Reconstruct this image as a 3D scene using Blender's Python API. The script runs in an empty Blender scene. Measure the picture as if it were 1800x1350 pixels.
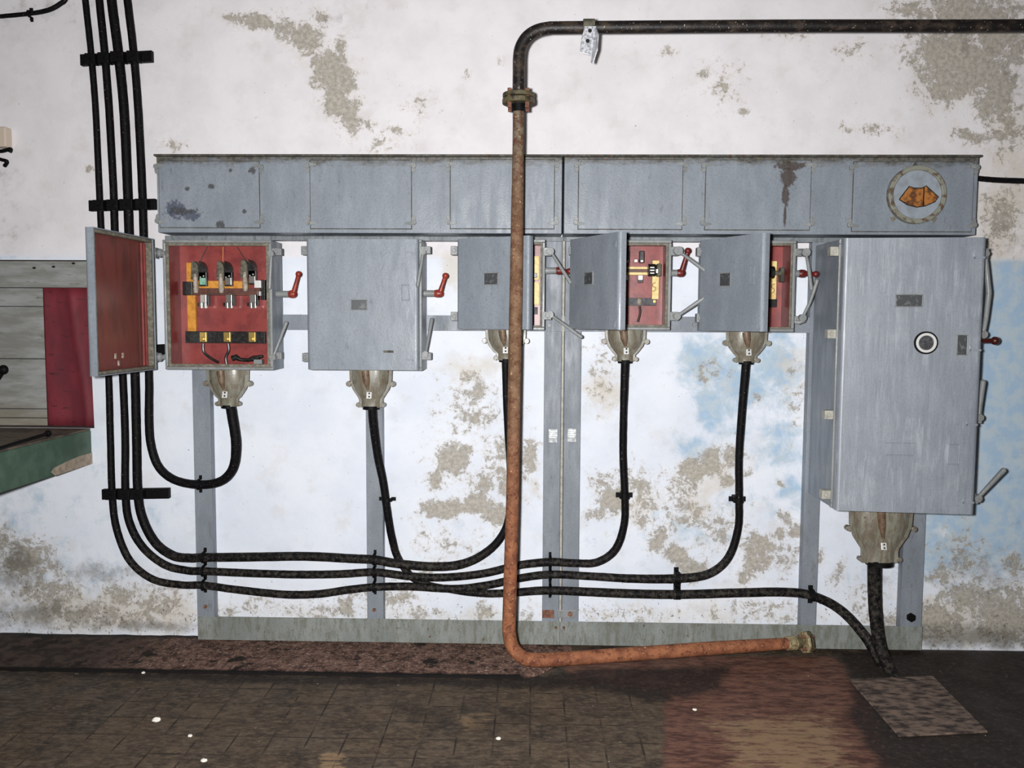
import bpy, bmesh, math, random
import numpy as np
from mathutils import Vector, Matrix
from math import sin, cos, pi, radians

# ------------------------------------------------------------------ camera, world, flash, exposure
S = bpy.context.scene
C = S.collection
F, DIST, CAMZ = 1500.0, 3.75, 1.452
YAW, PIT, ROL = radians(1.39), radians(4.25), radians(0.32)

def ray(px, py):
    x = (px - 900) / F; y = -(py - 675) / F
    x, y = x * cos(ROL) - y * sin(ROL), x * sin(ROL) + y * cos(ROL)
    d = (x, cos(PIT) + y * sin(PIT), -sin(PIT) + y * cos(PIT))
    return Vector((d[0] * cos(YAW) - d[1] * sin(YAW), d[0] * sin(YAW) + d[1] * cos(YAW), d[2]))

cam_data = bpy.data.cameras.new('camera'); cam = bpy.data.objects.new('camera', cam_data); C.objects.link(cam)
cam_data.sensor_width = 36; cam_data.lens = 36 * F / 1800; cam_data.clip_end = 50
c0 = ray(900, 675); ax = (ray(901, 675) - c0).normalized(); ay = (ray(900, 674) - c0).normalized()
cam.matrix_world = Matrix.Translation((0, -DIST, CAMZ)) @ Matrix((ax, ay, -c0.normalized())).transposed().to_4x4()
S.camera = cam

w = bpy.data.worlds.new('world'); S.world = w; w.use_nodes = True
w.node_tree.nodes['Background'].inputs[0].default_value = (0.8, 0.85, 1, 1)
w.node_tree.nodes['Background'].inputs[1].default_value = 0.03

L = bpy.data.lights.new('camera_flash', 'SPOT'); L.energy = 620; L.spot_size = radians(140); L.spot_blend = 1.0; L.shadow_soft_size = 0.035; L.color = (1, 0.995, 1.0)
lo = bpy.data.objects.new('camera_flash', L); C.objects.link(lo); lo.location = (-0.10, -DIST + 0.02, CAMZ + 0.03); lo.rotation_euler = (radians(86), 0, radians(1))
S.view_settings.view_transform = 'Standard'; S.view_settings.look = 'None'
S.view_settings.exposure = 0.0; S.view_settings.gamma = 1; S.view_settings.use_curve_mapping = False

def P(px, py, Y=0.0):
    d = ray(px, py); return Vector((0, -DIST, CAMZ)) + d * ((Y + DIST) / d.y)
def G(px, py, Z=0.0):
    d = ray(px, py); return Vector((0, -DIST, CAMZ)) + d * ((Z - CAMZ) / d.z)
def PXS(Y): return (DIST + Y) / F          # metres per pixel at depth Y
def X(px, Y, py=560): return P(px, py, Y).x
def Z(py, Y, px=936): return P(px, py, Y).z

# ------------------------------------------------------------------ materials
def srgb(r, g, b):
    f = lambda c: (c / 255 / 12.92) if c / 255 <= .04045 else ((c / 255 + .055) / 1.055) ** 2.4
    return (f(r), f(g), f(b), 1)

class NT:
    def __init__(s, name):
        s.m = bpy.data.materials.new(name); s.m.use_nodes = True
        s.t = s.m.node_tree; s.n = s.t.nodes; s.b = s.n['Principled BSDF']
        s.geo = s.n.new('ShaderNodeNewGeometry'); s.pos = s.geo.outputs['Position']
    def lk(s, a, b):
        if hasattr(a, 'is_linked') or isinstance(a, bpy.types.NodeSocket): s.t.links.new(a, b)
        else: b.default_value = a
    def scale(s, vec, xyz):
        n = s.n.new('ShaderNodeVectorMath'); n.operation = 'MULTIPLY'; s.lk(vec, n.inputs[0]); n.inputs[1].default_value = xyz; return n.outputs[0]
    def noise(s, sc, det=5, rough=.6, xyz=None, dist=0, off=0):
        v = s.scale(s.pos, xyz) if xyz else s.pos
        if off:
            a = s.n.new('ShaderNodeVectorMath'); a.operation = 'ADD'; s.lk(v, a.inputs[0]); a.inputs[1].default_value = (off, off * .7, off * 1.3); v = a.outputs[0]
        n = s.n.new('ShaderNodeTexNoise'); n.inputs['Scale'].default_value = sc; n.inputs['Detail'].default_value = det
        n.inputs['Roughness'].default_value = rough; n.inputs['Distortion'].default_value = dist; s.lk(v, n.inputs['Vector']); return n.outputs[0]
    def step(s, f, a, b, lo=0., hi=1.):
        n = s.n.new('ShaderNodeMapRange'); n.interpolation_type = 'SMOOTHSTEP'; n.inputs[1].default_value = a; n.inputs[2].default_value = b
        n.inputs[3].default_value = lo; n.inputs[4].default_value = hi; s.lk(f, n.inputs[0]); return n.outputs[0]
    def math(s, op, a, b=0.):
        n = s.n.new('ShaderNodeMath'); n.operation = op; s.lk(a, n.inputs[0]); s.lk(b, n.inputs[1]); return n.outputs[0]
    def mix(s, f, a, b):
        n = s.n.new('ShaderNodeMix'); n.data_type = 'RGBA'; s.lk(f, n.inputs[0]); s.lk(a, n.inputs[6]); s.lk(b, n.inputs[7]); return n.outputs[2]
    def blob(s, cx, cz, rx, rz, n=None, k=.8, lo=.25, hi=.5):
        # soft ellipse in the XZ plane, broken up by a noise
        o = s.xyz(); u = s.math('DIVIDE', s.math('SUBTRACT', o[0], cx), rx); v = s.math('DIVIDE', s.math('SUBTRACT', o[2], cz), rz)
        d = s.math('SUBTRACT', 1., s.math('SQRT', s.math('ADD', s.math('MULTIPLY', u, u), s.math('MULTIPLY', v, v))))
        if n is None: n = s.noise(55, 5, .7, off=cx * 7)
        return s.step(s.math('ADD', d, s.math('MULTIPLY', s.math('SUBTRACT', n, .5), k * 2)), lo, hi)
    def attr(s, name):
        n = s.n.new('ShaderNodeAttribute'); n.attribute_name = name; return n.outputs['Fac']
    def xyz(s):
        n = s.n.new('ShaderNodeSeparateXYZ'); s.lk(s.pos, n.inputs[0]); return n.outputs
    def bump(s, h, st=.3, d=.003):
        n = s.n.new('ShaderNodeBump'); n.inputs['Strength'].default_value = st; n.inputs['Distance'].default_value = d
        s.lk(h, n.inputs['Height']); s.lk(n.outputs[0], s.b.inputs['Normal'])
    def fin(s, col, rough=.5, metal=0., spec=.5):
        s.lk(col, s.b.inputs['Base Color']); s.lk(rough, s.b.inputs['Roughness']); s.lk(metal, s.b.inputs['Metallic'])
        s.b.inputs['Specular IOR Level'].default_value = spec; return s.m

M = {}
def plain(name, rgb, rough=.5, metal=0., rgb2=None, sc=30, lo=.4, hi=.65, spec=.5, bump=0, xyz=None):
    t = NT(name); c = srgb(*rgb)
    if rgb2: c = t.mix(t.step(t.noise(sc, xyz=xyz), lo, hi), c, srgb(*rgb2))
    if bump: t.bump(t.noise(sc * 3), bump)
    M[name] = t.fin(c, rough, metal, spec); return M[name]

def paint(name, rgb, light, dirt=(70, 66, 50), amt=.70, rust=.74, rough=.42, blobs=(), edge=None, coat=0, streak=0, sheen_streaks=0):
    t = NT(name)
    c = t.mix(t.step(t.noise(6, xyz=(2, 2, .8)), .35, .75), srgb(*rgb), srgb(*light))
    c = t.mix(t.math('MULTIPLY', t.step(t.noise(140, 3, .7, off=3), .45, .7), .45), c, srgb(*[v * .84 for v in rgb]))
    c = t.mix(t.math('MULTIPLY', t.step(t.noise(26, 6, .7, xyz=(2.2, 2.2, .6), off=7), amt - .12, amt + .08), .55), c, srgb(*dirt))
    c = t.mix(t.step(t.noise(45, 4, .6, off=13), rust, rust + .05), c, srgb(92, 62, 44))
    for cx, cz, rx, rz_, col, k in blobs:
        c = t.mix(t.math('MULTIPLY', t.blob(cx, cz, rx, rz_, k=k), .85), c, srgb(*col))
    if edge:
        e = t.step(t.math('ADD', t.xyz()[2], t.math('MULTIPLY', t.math('SUBTRACT', t.noise(14, 7, .75, xyz=(.8, 1, 2.2), off=31), .5), .11)), edge - .055, edge - .012)
        c = t.mix(t.math('MULTIPLY', e, .85), c, t.mix(t.step(t.noise(60), .4, .6), srgb(46, 40, 30), srgb(92, 84, 66)))
    if sheen_streaks:   # flash highlight on the cabinet door, painted in as pale streaks
        sheen = t.step(t.math('ADD', t.noise(55, 6, .7, xyz=(1, 1, .10), off=43), t.math('MULTIPLY', t.noise(3, 2, off=2), .35)), .66, .86)
        c = t.mix(t.math('MULTIPLY', t.math('MULTIPLY', sheen, t.step(t.noise(9, 4, .6, off=77), .4, .6)), .5), c, srgb(172, 177, 184))
    h = t.math('ADD', t.noise(120, 3, .6), t.math('MULTIPLY', t.noise(7, 2), 2.0))
    if streak:
        h = t.math('ADD', h, t.math('MULTIPLY', t.noise(26, 4, .65, xyz=(1, 1, .12), off=41), streak))
    t.bump(h, .35, .0016)
    if coat: t.b.inputs['Coat Weight'].default_value = coat; t.b.inputs['Coat Roughness'].default_value = .5; t.b.inputs['Coat IOR'].default_value = 1.9 if coat == 1 else 1.5
    r = t.step(t.noise(14, 4, .6, xyz=(2, 2, .4), off=5), .3, .7, rough - .08, rough + .2)
    M[name] = t.fin(c, r, 0, .5)

GP, GL = (126, 133, 141), (140, 147, 155)
paint('grey_paint', GP, GL)
TE = Z(271, -.17, 990)
def cblob(px, py, rx, ry, col=(58, 58, 60), k=.6): p = P(px, py, -.17); return (p.x, p.z, rx * PXS(-.17), ry * PXS(-.17), col, k)
BK, BS, RS = (60, 60, 60), (70, 76, 94), (60, 46, 36)
paint('trunk_paint', GP, GL, edge=TE, blobs=[cblob(1386, 300, 26, 30, RS, .8), cblob(1382, 345, 9, 34, RS, .7)])
paint('cover_paint', GP, GL, edge=TE)
paint('cover_paint_blotched', GP, GL, edge=TE, blobs=[cblob(308, 368, 24, 22, BS, 1.3), cblob(338, 378, 24, 14, BS, 1.3), cblob(330, 332, 8, 6, BK), cblob(372, 328, 9, 7, BK), cblob(406, 300, 5, 5, BK), cblob(388, 395, 12, 10, BK, .7), cblob(430, 372, 5, 6, BK), cblob(322, 372, 30, 10, BK, 1.6), cblob(445, 300, 10, 8, BK, 1.2)])
paint('cover_paint_stained', GP, GL, edge=TE, blobs=[cblob(1384, 312, 20, 26, RS, .8), cblob(1380, 345, 10, 26, RS, .8), cblob(1388, 292, 40, 12, RS, .7), cblob(1379, 380, 4, 30, RS, .4)])
paint('grey_paint_soiled', (118, 124, 128), (136, 142, 146), dirt=(62, 60, 48), amt=.60, rust=.68, rough=.5)
paint('frame_paint', (122, 128, 136), (138, 144, 152), dirt=(85, 88, 70), amt=.66, rough=.5)
paint('frame_paint_low', (122, 127, 122), (144, 148, 144), dirt=(88, 84, 62), amt=.56, rust=.66, rough=.6)
paint('cabinet_paint', (122, 129, 139), (140, 147, 156), amt=.74, rust=.80, rough=.45, coat=1.0, streak=7.0, sheen_streaks=1)
paint('cast_paint', (122, 120, 106), (152, 150, 136), dirt=(92, 70, 46), amt=.52, rust=.66, rough=.32, coat=.5)
paint('lever_paint', (124, 127, 127), (146, 148, 147), amt=.66, rough=.4)
paint('edge_dirt', (74, 72, 62), (116, 118, 112), dirt=(38, 33, 24), amt=.5, rust=.6, rough=.7)
plain('red_interior', (140, 62, 58), .36, 0, (118, 50, 48), 18, bump=.1)
plain('maroon_door', (112, 54, 48), .40, 0, (90, 46, 40), 22, xyz=(1, 1, .25), bump=.2)
plain('rim_grime', (96, 92, 80), .7, 0, (128, 122, 108), 60)
plain('red_handle', (156, 60, 44), .35, 0, (120, 44, 34), 60)
plain('dark_red_handle', (112, 34, 30), .4, 0, (80, 30, 26), 60)
plain('dark_red_knob', (64, 22, 18), .35)
plain('ochre_board', (214, 148, 56), .5, 0, (186, 122, 40), 60)
plain('pale_yellow_board', (236, 214, 146), .5, 0, (214, 184, 110), 70)
plain('brown_bar', (98, 56, 44), .5, 0, (70, 44, 36), 50)
plain('black_bakelite', (20, 19, 18), .35, 0, (46, 46, 44), 70)
plain('slate_bar', (82, 82, 86), .6, 0, (44, 44, 46), 60)
plain('arc_chute_grey', (104, 100, 84), .7, 0, (66, 64, 54), 80)
plain('pale_lever', (172, 162, 148), .6, 0, (128, 118, 102), 90)
plain('silver', (205, 203, 196), .28, .9)
plain('white_tag', (226, 226, 222), .4, .3)
plain('brass', (196, 168, 96), .35, .8)
plain('verdigris', (96, 164, 136), .6, 0, (140, 180, 160), 90)
plain('black_hole', (14, 12, 11), .8)
plain('name_plate', (70, 72, 74), .45, .1, (112, 114, 116), 60, .5, .7)
plain('shiny_plate', (130, 133, 134), .35, .4, (170, 172, 172), 60)
plain('seam_strip', (176, 172, 160), .6, 0, (150, 148, 138), 40)
plain('galvanised', (226, 228, 232), .3, .35, (150, 152, 160), 90)
plain('rusty_cast', (116, 96, 76), .5, 0, (92, 70, 52), 60)
plain('bolt_rust', (104, 66, 50), .7, 0, (140, 100, 80), 90)
plain('porcelain', (206, 190, 172), .4)
plain('white_stone', (240, 236, 224), .6)
plain('orange_wire', (206, 120, 50), .5)
plain('thin_wire', (70, 50, 44), .6)

def cable_mat():
    t = NT('cable_jacket')
    z = t.xyz()[2]
    c = t.mix(t.step(t.noise(70, 3, .6), .5, .72), srgb(10, 8, 10), srgb(24, 21, 22))
    dust = t.math('MULTIPLY', t.step(t.noise(60, 4, .7, off=4), .42, .66), t.step(z, .50, .36))
    c = t.mix(dust, c, srgb(60, 56, 50))
    c = t.mix(t.step(t.noise(160, 2, .5, off=9), .70, .74), c, srgb(120, 116, 110))
    t.bump(t.noise(120, 2), .4, .002)
    M['cable_jacket'] = t.fin(c, .6, 0, .15)
cable_mat()
plain('black_iron', (10, 9, 10), .6, 0, (30, 27, 26), 80, .5, .8, spec=.15)

def pipe_mats():
    t = NT('pipe_dark')
    c = t.mix(t.step(t.noise(24, 5, .65, xyz=(.6, 1, 1)), .46, .70), srgb(20, 15, 14), srgb(70, 58, 48))
    c = t.mix(t.step(t.noise(110, 3, .6, off=5), .66, .71), c, srgb(178, 170, 152))
    t.bump(t.noise(80, 3), .5, .002); M['pipe_dark'] = t.fin(c, .5, 0, .4)
    t = NT('pipe_rust'); z = t.xyz()[2]
    g = t.step(z, Z(190, -.36), Z(330, -.36))      # bare grey steel fades out to rust downwards
    c = t.mix(t.step(t.noise(22, 5, .65), .4, .62), srgb(128, 100, 76), srgb(104, 76, 54))
    c2 = t.mix(t.step(t.noise(18, 5, .65, off=3), .35, .65), srgb(158, 102, 70), srgb(122, 74, 52))
    c = t.mix(t.step(z, Z(640, -.36), Z(1000, -.36)), c, c2)
    c = t.mix(g, c, c); 
    c = t.mix(t.step(z, Z(430, -.36), Z(200, -.36)), c, t.mix(t.step(t.noise(50, 4, .6), .4, .6), srgb(116, 106, 90), srgb(84, 62, 46)))
    c = t.mix(t.math('MULTIPLY', t.step(t.noise(38, 6, .8, off=8), .50, .62), .85), c, srgb(88, 46, 34))
    c = t.mix(t.math('MULTIPLY', t.step(t.noise(90, 4, .6, off=18), .62, .7), .8), c, srgb(198, 166, 130))
    t.bump(t.noise(90, 4), .6, .002); M['pipe_rust'] = t.fin(c, .75, 0, .3)
pipe_mats()
plain('flange_metal', (92, 84, 56), .6, 0, (46, 38, 30), 40)
plain('brass_coupling', (178, 164, 126), .5, .2, (120, 104, 76), 60)

# ------------------------------------------------------------------ mesh helpers
class MB:
    def __init__(s): s.bm = bmesh.new()
    def box(s, a, b, mat=None):
        a, b = Vector(a), Vector(b)
        cs = [Vector((x, y, z)) for x in (a.x, b.x) for y in (a.y, b.y) for z in (a.z, b.z)]
        if mat: cs = [mat @ c for c in cs]
        v = [s.bm.verts.new(c) for c in cs]
        for f in ((0, 1, 3, 2), (4, 6, 7, 5), (0, 4, 5, 1), (2, 3, 7, 6), (0, 2, 6, 4), (1, 5, 7, 3)): s.bm.faces.new([v[i] for i in f])
        return s
    def frame(s, a, b, t, y0, y1, mat=None):   # rectangular ring in XZ with border t
        (x0, z0), (x1, z1) = a, b
        s.box((x0, y0, z0), (x1, y1, z0 + t), mat); s.box((x0, y0, z1 - t), (x1, y1, z1), mat)
        s.box((x0, y0, z0 + t), (x0 + t, y1, z1 - t), mat); s.box((x1 - t, y0, z0 + t), (x1, y1, z1 - t), mat); return s
    def loft(s, rings, caps=True):
        R = [[s.bm.verts.new(p) for p in r] for r in rings]; n = len(R[0])
        for a, b in zip(R, R[1:]):
            for i in range(n): s.bm.faces.new((a[i], a[(i + 1) % n], b[(i + 1) % n], b[i]))
        if caps: s.bm.faces.new(R[0][::-1]); s.bm.faces.new(R[-1])
        return s
    def tube(s, pts, r, n=14, jit=0):
        pts = [Vector(p) for p in pts]; rr = r if isinstance(r, (list, tuple)) else [r] * len(pts)
        tans = [(pts[min(i + 1, len(pts) - 1)] - pts[max(i - 1, 0)]).normalized() for i in range(len(pts))]
        up = Vector((0, 1, 0)) if abs(tans[0].y) < .9 else Vector((0, 0, 1))
        rings = []
        for p, t, q in zip(pts, tans, rr):
            u = (up - t * up.dot(t)).normalized(); v = t.cross(u); up = u
            rings.append([p + (u * cos(2 * pi * k / n) + v * sin(2 * pi * k / n)) * (q + (random.uniform(-jit, jit) if jit else 0)) for k in range(n)])
        return s.loft(rings)
    def cyl(s, a, b, r, n=20, r2=None): return s.tube([a, b], [r, r if r2 is None else r2], n)
    def ball(s, c, r, sc=(1, 1, 1)):
        m = Matrix.Translation(c) @ Matrix.Diagonal((*sc, 1)); bmesh.ops.create_uvsphere(s.bm, u_segments=14, v_segments=8, radius=r, matrix=m); return s
    def prism(s, poly, y0, y1, mat=None):      # polygon [(x,z)] extruded in y
        f = lambda x, y, z: (mat @ Vector((x, y, z))) if mat else Vector((x, y, z))
        return s.loft([[f(x, y0, z) for x, z in poly], [f(x, y1, z) for x, z in poly]])
    def disc(s, c, r, y0, y1, n=32): return s.prism([(c[0] + r * cos(2 * pi * k / n), c[1] + r * sin(2 * pi * k / n)) for k in range(n)], y0, y1)
    def ring(s, c, r0, r1, y0, y1, n=40):
        R = []
        for r, y in ((r0, y0), (r0, y1), (r1, y1), (r1, y0)): R.append([Vector((c[0] + r * cos(2 * pi * k / n), y, c[1] + r * sin(2 * pi * k / n))) for k in range(n)])
        R.append(R[0]); V = [[s.bm.verts.new(p) for p in r] for r in R[:4]]; V.append(V[0])
        for a, b in zip(V, V[1:]):
            for i in range(n): s.bm.faces.new((a[i], a[(i + 1) % n], b[(i + 1) % n], b[i]))
        return s
    def build(s, name, m, parent=None, bevel=0, smooth=False, flip=True):
        bmesh.ops.recalc_face_normals(s.bm, faces=s.bm.faces)
        me = bpy.data.meshes.new(name)
        if smooth:
            for f in s.bm.faces: f.smooth = True
            for e in s.bm.edges:
                if len(e.link_faces) == 2 and e.calc_face_angle(0) > radians(40): e.smooth = False
        root = parent
        while root is not None and root.parent is not None: root = root.parent
        if root is not None: off = Vector(root['_o'])
        else:
            vs = [v.co for v in s.bm.verts]; off = Vector((sum(v.x for v in vs) / len(vs), max(v.y for v in vs), min(v.z for v in vs)))
        for v in s.bm.verts: v.co -= off
        s.bm.to_mesh(me); s.bm.free(); me.materials.append(M[m] if isinstance(m, str) else m)
        o = bpy.data.objects.new(name, me); C.objects.link(o)
        if parent is not None: o.parent = parent
        else: o.location = off; o['_o'] = tuple(off)
        if bevel:
            bv = o.modifiers.new('bevel', 'BEVEL'); bv.width = bevel; bv.segments = 2; bv.limit_method = 'ANGLE'
        return o

def thing(name, label, cat, at, group=None):
    o = bpy.data.objects.new(name, None); C.objects.link(o); o.location = at; o['_o'] = tuple(at); o.empty_display_size = .05
    return tag(o, label, cat, group)
def tag(o, label=None, cat=None, group=None, kind=None):
    if label: o['label'] = label
    if cat: o['category'] = cat
    if group: o['group'] = group
    if kind: o['kind'] = kind
    return o
def lab(o, s): o['label'] = s; return o

def smooth_path(pts, n=8):
    out = []
    for i in range(len(pts) - 1):
        p0, p1, p2, p3 = pts[max(i - 1, 0)], pts[i], pts[i + 1], pts[min(i + 2, len(pts) - 1)]
        for k in range(n):
            t = k / n
            out.append(.5 * ((2 * p1) + (p2 - p0) * t + (2 * p0 - 5 * p1 + 4 * p2 - p3) * t * t + (3 * p1 - p0 - 3 * p2 + p3) * t ** 3))
    out.append(pts[-1]); return out
random.seed(4)

# ------------------------------------------------------------------ wall with painted-in wear masks (real stains of the plaster)
hx0, hx1, hz0, hz1 = -3.3, X(160, 0, 600), Z(752, 0, 80), Z(457, 0, 80)
hxt, hxb = X(152, 0, 457), X(166, 0, 752)
xs = np.unique(np.concatenate([np.arange(-3.4, hx1 - .006, .0125), [hx1], np.arange(hx1 + .0125, 3.0, .0125), [3.0]]))
zs = np.unique(np.concatenate([np.arange(0, hz0 - .006, .0125), [hz0], np.arange(hz0 + .0125, hz1 - .006, .0125), [hz1], np.arange(hz1 + .0125, 3.0, .0125), [3.0]]))
xh0 = xs[np.argmin(abs(xs - hx0))]
nx, nz = len(xs), len(zs)
XX, ZZ = np.meshgrid(xs, zs)
edge = XX.copy()
k1 = np.argmin(abs(xs - hx1))
for j in range(nz):
    t = min(max((zs[j] - hz0) / (hz1 - hz0), 0), 1)
    if hz0 - .001 <= zs[j] <= hz1 + .001: XX[j, k1] = hxb + (hxt - hxb) * t
vid = np.arange(nx * nz).reshape(nz, nx)
faces = []
for j in range(nz - 1):
    for i in range(nx - 1):
        if xs[i] >= xh0 - 1e-6 and i < k1 and zs[j] >= hz0 - 1e-6 and zs[j + 1] <= hz1 + 1e-6: continue
        faces.append((vid[j, i], vid[j, i + 1], vid[j + 1, i + 1], vid[j + 1, i]))
me = bpy.data.meshes.new('wall_back')
me.from_pydata(np.stack([XX.ravel(), np.zeros(nx * nz), ZZ.ravel()], 1).tolist(), [], [tuple(int(v) for v in f) for f in faces])
def field(blobs, XX, ZZ, Y=0, proj=None):
    out = np.zeros_like(XX)
    for b in blobs:
        px, py, rx, ry = b[:4]; ang = radians(b[4]) if len(b) > 4 else 0; amp = b[5] if len(b) > 5 else 1
        c = P(px, py, Y); s = PXS(Y)
        dx, dz = (XX - c.x) / s, -(ZZ - c.z) / s
        u = (dx * cos(ang) + dz * sin(ang)) / rx; v = (-dx * sin(ang) + dz * cos(ang)) / ry
        out = np.maximum(out, amp * np.exp(-(u * u + v * v) * .7))
    return out
PEEL = [(1500, 90, 40, 20, 0, .4), (1400, 60, 60, 20, 0, .35), (740, 190, 40, 30, 0, .35), (1270, 150, 40, 40, 0, .42), (1060, 660, 40, 60, 0, .45), (830, 720, 60, 60, 0, .5), (900, 820, 60, 60, 0, .5), (1110, 870, 60, 50, 0, .55), (1200, 880, 40, 60, 0, .55), (1260, 930, 50, 50, 0, .5), (1380, 980, 40, 40, 0, .5), (1240, 650, 30, 30, 0, .45), (1400, 700, 20, 60, 0, .45), (780, 960, 80, 40, 0, .4), (560, 1075, 90, 20, 0, .5), (460, 1065, 60, 20, 0, .45), (1100, 1080, 120, 20, 0, .42), (1350, 1075, 80, 24, 0, .5), (1520, 1060, 40, 40, 0, .45), (220, 1050, 60, 40, 0, .55), (1690, 980, 50, 60, 0, .5), (1750, 160, 40, 60, 0, .8), (1600, 20, 50, 20, 0, .6), (1640, 90, 30, 30, 0, .8), (1540, 225, 60, 12, 0, .45), (0, 560, 1, 1, 0, 0),(500, 52, 40, 22, 25, .7), (600, 140, 24, 40, -20, .85), (612, 195, 20, 30, 0, .8), (640, 215, 26, 16, 20, .6), (450, 38, 50, 14, 8, .85), (540, 70, 34, 26, 40, .8), (575, 120, 26, 34, 20, .95), (590, 175, 20, 34, -10, 1), (600, 90, 14, 30, 0, .7), (620, 225, 12, 24, 0, .6), (560, 30, 20, 14, 0, .55),
        (1700, 30, 90, 40, 0, .85), (1690, 110, 80, 45, 20, 1), (1760, 60, 60, 60, 0, .8), (1660, 150, 40, 40, 60, .75), (1710, 240, 45, 12, 10, .7), (1770, 220, 30, 60, 0, .62), (1760, 380, 40, 60, 0, .62),
        (1170, 92, 16, 10, 0, .6), (1240, 130, 14, 12, 0, .6), (1305, 195, 16, 8, 0, .55), (820, 130, 8, 12, 0, .5), (878, 105, 8, 10, 0, .5), (700, 235, 30, 25, 30, .42), (660, 260, 30, 20, 0, .45),
        (795, 810, 32, 30, 0, .9), (820, 790, 18, 14, 0, .7), (770, 845, 22, 22, 0, .7), (845, 690, 18, 28, 0, .65), (830, 660, 24, 18, 0, .55), (880, 790, 16, 40, 0, .62), (935, 800, 16, 34, 0, .75),
        (780, 895, 44, 18, -5, .95), (840, 885, 30, 22, 0, .9), (870, 905, 30, 20, 0, .85), (850, 850, 24, 24, 0, .7), (890, 850, 20, 30, 0, .8),
        (1060, 845, 28, 18, 0, .6), (1075, 880, 30, 26, 20, .85), (1045, 905, 24, 12, 0, .7), (1120, 850, 22, 16, 0, .72), (1130, 915, 18, 16, 0, .7), (1150, 880, 14, 26, 0, .6), (1100, 830, 16, 14, 0, .6),
        (1155, 950, 18, 24, 20, .75), (1190, 975, 24, 18, 20, .9), (1220, 1000, 26, 20, 20, .9), (1170, 930, 20, 14, 0, .6),
        (1215, 830, 26, 26, 0, .85), (1250, 815, 26, 24, 0, .85), (1285, 800, 26, 22, 0, .75), (1280, 845, 14, 12, 0, .8), (1225, 905, 14, 18, 0, .7), (1200, 915, 14, 10, 0, .7), (1315, 830, 12, 10, 0, .6),
        (1335, 960, 30, 24, 0, .9), (1320, 990, 18, 26, 0, .8), (1345, 985, 20, 18, 0, .7), (1385, 915, 24, 10, 40, .8), (1400, 935, 20, 14, 0, .8), (1372, 940, 10, 14, 0, .7), (1305, 1020, 12, 30, 0, .55),
        (1370, 850, 8, 10, 0, .6), (1255, 1075, 8, 30, 0, .5), (1290, 1075, 8, 30, 0, .5), (1430, 985, 24, 20, -30, .55), (1475, 1010, 14, 30, 20, .6),
        (610, 1065, 20, 26, 0, .7), (620, 1045, 30, 12, 0, .55), (700, 1050, 40, 30, 0, .6), (740, 1010, 40, 20, 0, .5), (850, 1080, 24, 26, 0, .6), (400, 1075, 30, 14, 0, .55), (930, 1080, 14, 24, 0, .5), (740, 1080, 60, 16, 0, .5),
        (50, 985, 60, 45, 0, .7), (90, 1040, 70, 40, 0, .6), (280, 1060, 60, 40, 0, .62), (160, 1080, 120, 30, 0, .6), (0, 950, 40, 40, 0, .6),
        (1640, 1090, 60, 34, 0, .8), (1700, 1050, 60, 30, 0, .75), (1770, 1080, 60, 50, 0, .85), (1780, 990, 24, 30, 0, .6), (1660, 1010, 30, 22, 0, .62), (1560, 1090, 60, 20, 0, .5),
        (300, 255, 26, 14, 0, .5), (155, 297, 8, 8, 0, .7), (1330, 700, 14, 12, 0, .5), (1235, 665, 12, 9, 0, .62), (1285, 660, 12, 12, 0, .5), (1390, 660, 12, 14, 0, .55), (1300, 755, 10, 14, 0, .5), (650, 900, 1, 1, 0, 0)]
BLUE = [(1240, 640, 50, 50, 0, 1.25), (1300, 680, 60, 40, 0, 1.2), (1360, 640, 50, 70, 0, 1.1), (1260, 720, 50, 40, 0, 1.1), (1220, 790, 50, 30, 0, .9), (1370, 780, 50, 80, 0, .85), (1390, 860, 50, 80, 0, .75), (1200, 920, 80, 50, 0, .6), (1290, 900, 50, 70, 0, .6), (250, 900, 120, 60, 0, .45), (20, 900, 60, 60, 0, .6),(1270, 650, 70, 60, 0, .95), (1330, 620, 60, 40, 0, .8), (1360, 700, 60, 60, 0, .7), (1245, 700, 40, 30, 0, .9), (1290, 750, 70, 40, 0, .7), (1200, 800, 40, 30, 0, .55), (1350, 790, 60, 60, 0, .5), (1390, 880, 50, 60, 0, .5),
        (1740, 620, 150, 200, 0, 1.7), (1760, 850, 170, 150, 0, 1.6), (1660, 960, 90, 70, 0, 1.1), (1800, 480, 90, 60, 0, 1.8), (1500, 1000, 60, 40, 0, .45), (1170, 930, 60, 40, 0, .5), (1060, 960, 60, 30, 0, .45), (860, 960, 60, 40, 0, .5),
        (120, 1000, 150, 80, 0, .5), (60, 880, 120, 60, 0, .45), (180, 820, 60, 60, 0, .4), (800, 930, 60, 30, 0, .4), (30, 452, 80, 5, 0, .6), (1300, 1060, 90, 20, 0, .5)]
CREAM = [(1060, 690, 50, 50, 0, .9), (800, 480, 40, 40, 0, .9), (840, 650, 60, 40, 0, .8), (720, 700, 30, 20, 0, .5), (790, 640, 60, 30, 0, .6), (1240, 840, 60, 50, 0, .8), (1225, 890, 30, 30, 0, .9), (1130, 880, 60, 60, 0, .6), (1320, 900, 40, 30, 0, .4),
         (1390, 650, 40, 50, 0, .7), (1290, 680, 50, 30, 0, .6), (800, 860, 90, 70, 0, .4), (940, 850, 30, 60, 0, .5), (720, 1080, 400, 40, 0, .6), (1240, 1085, 300, 40, 0, .6), (200, 1075, 250, 50, 0, 1), (1700, 1090, 200, 50, 0, 1), (1770, 330, 60, 160, 0, .9), (1700, 180, 120, 120, 0, .5), (560, 120, 90, 90, 0, .5)]
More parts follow.
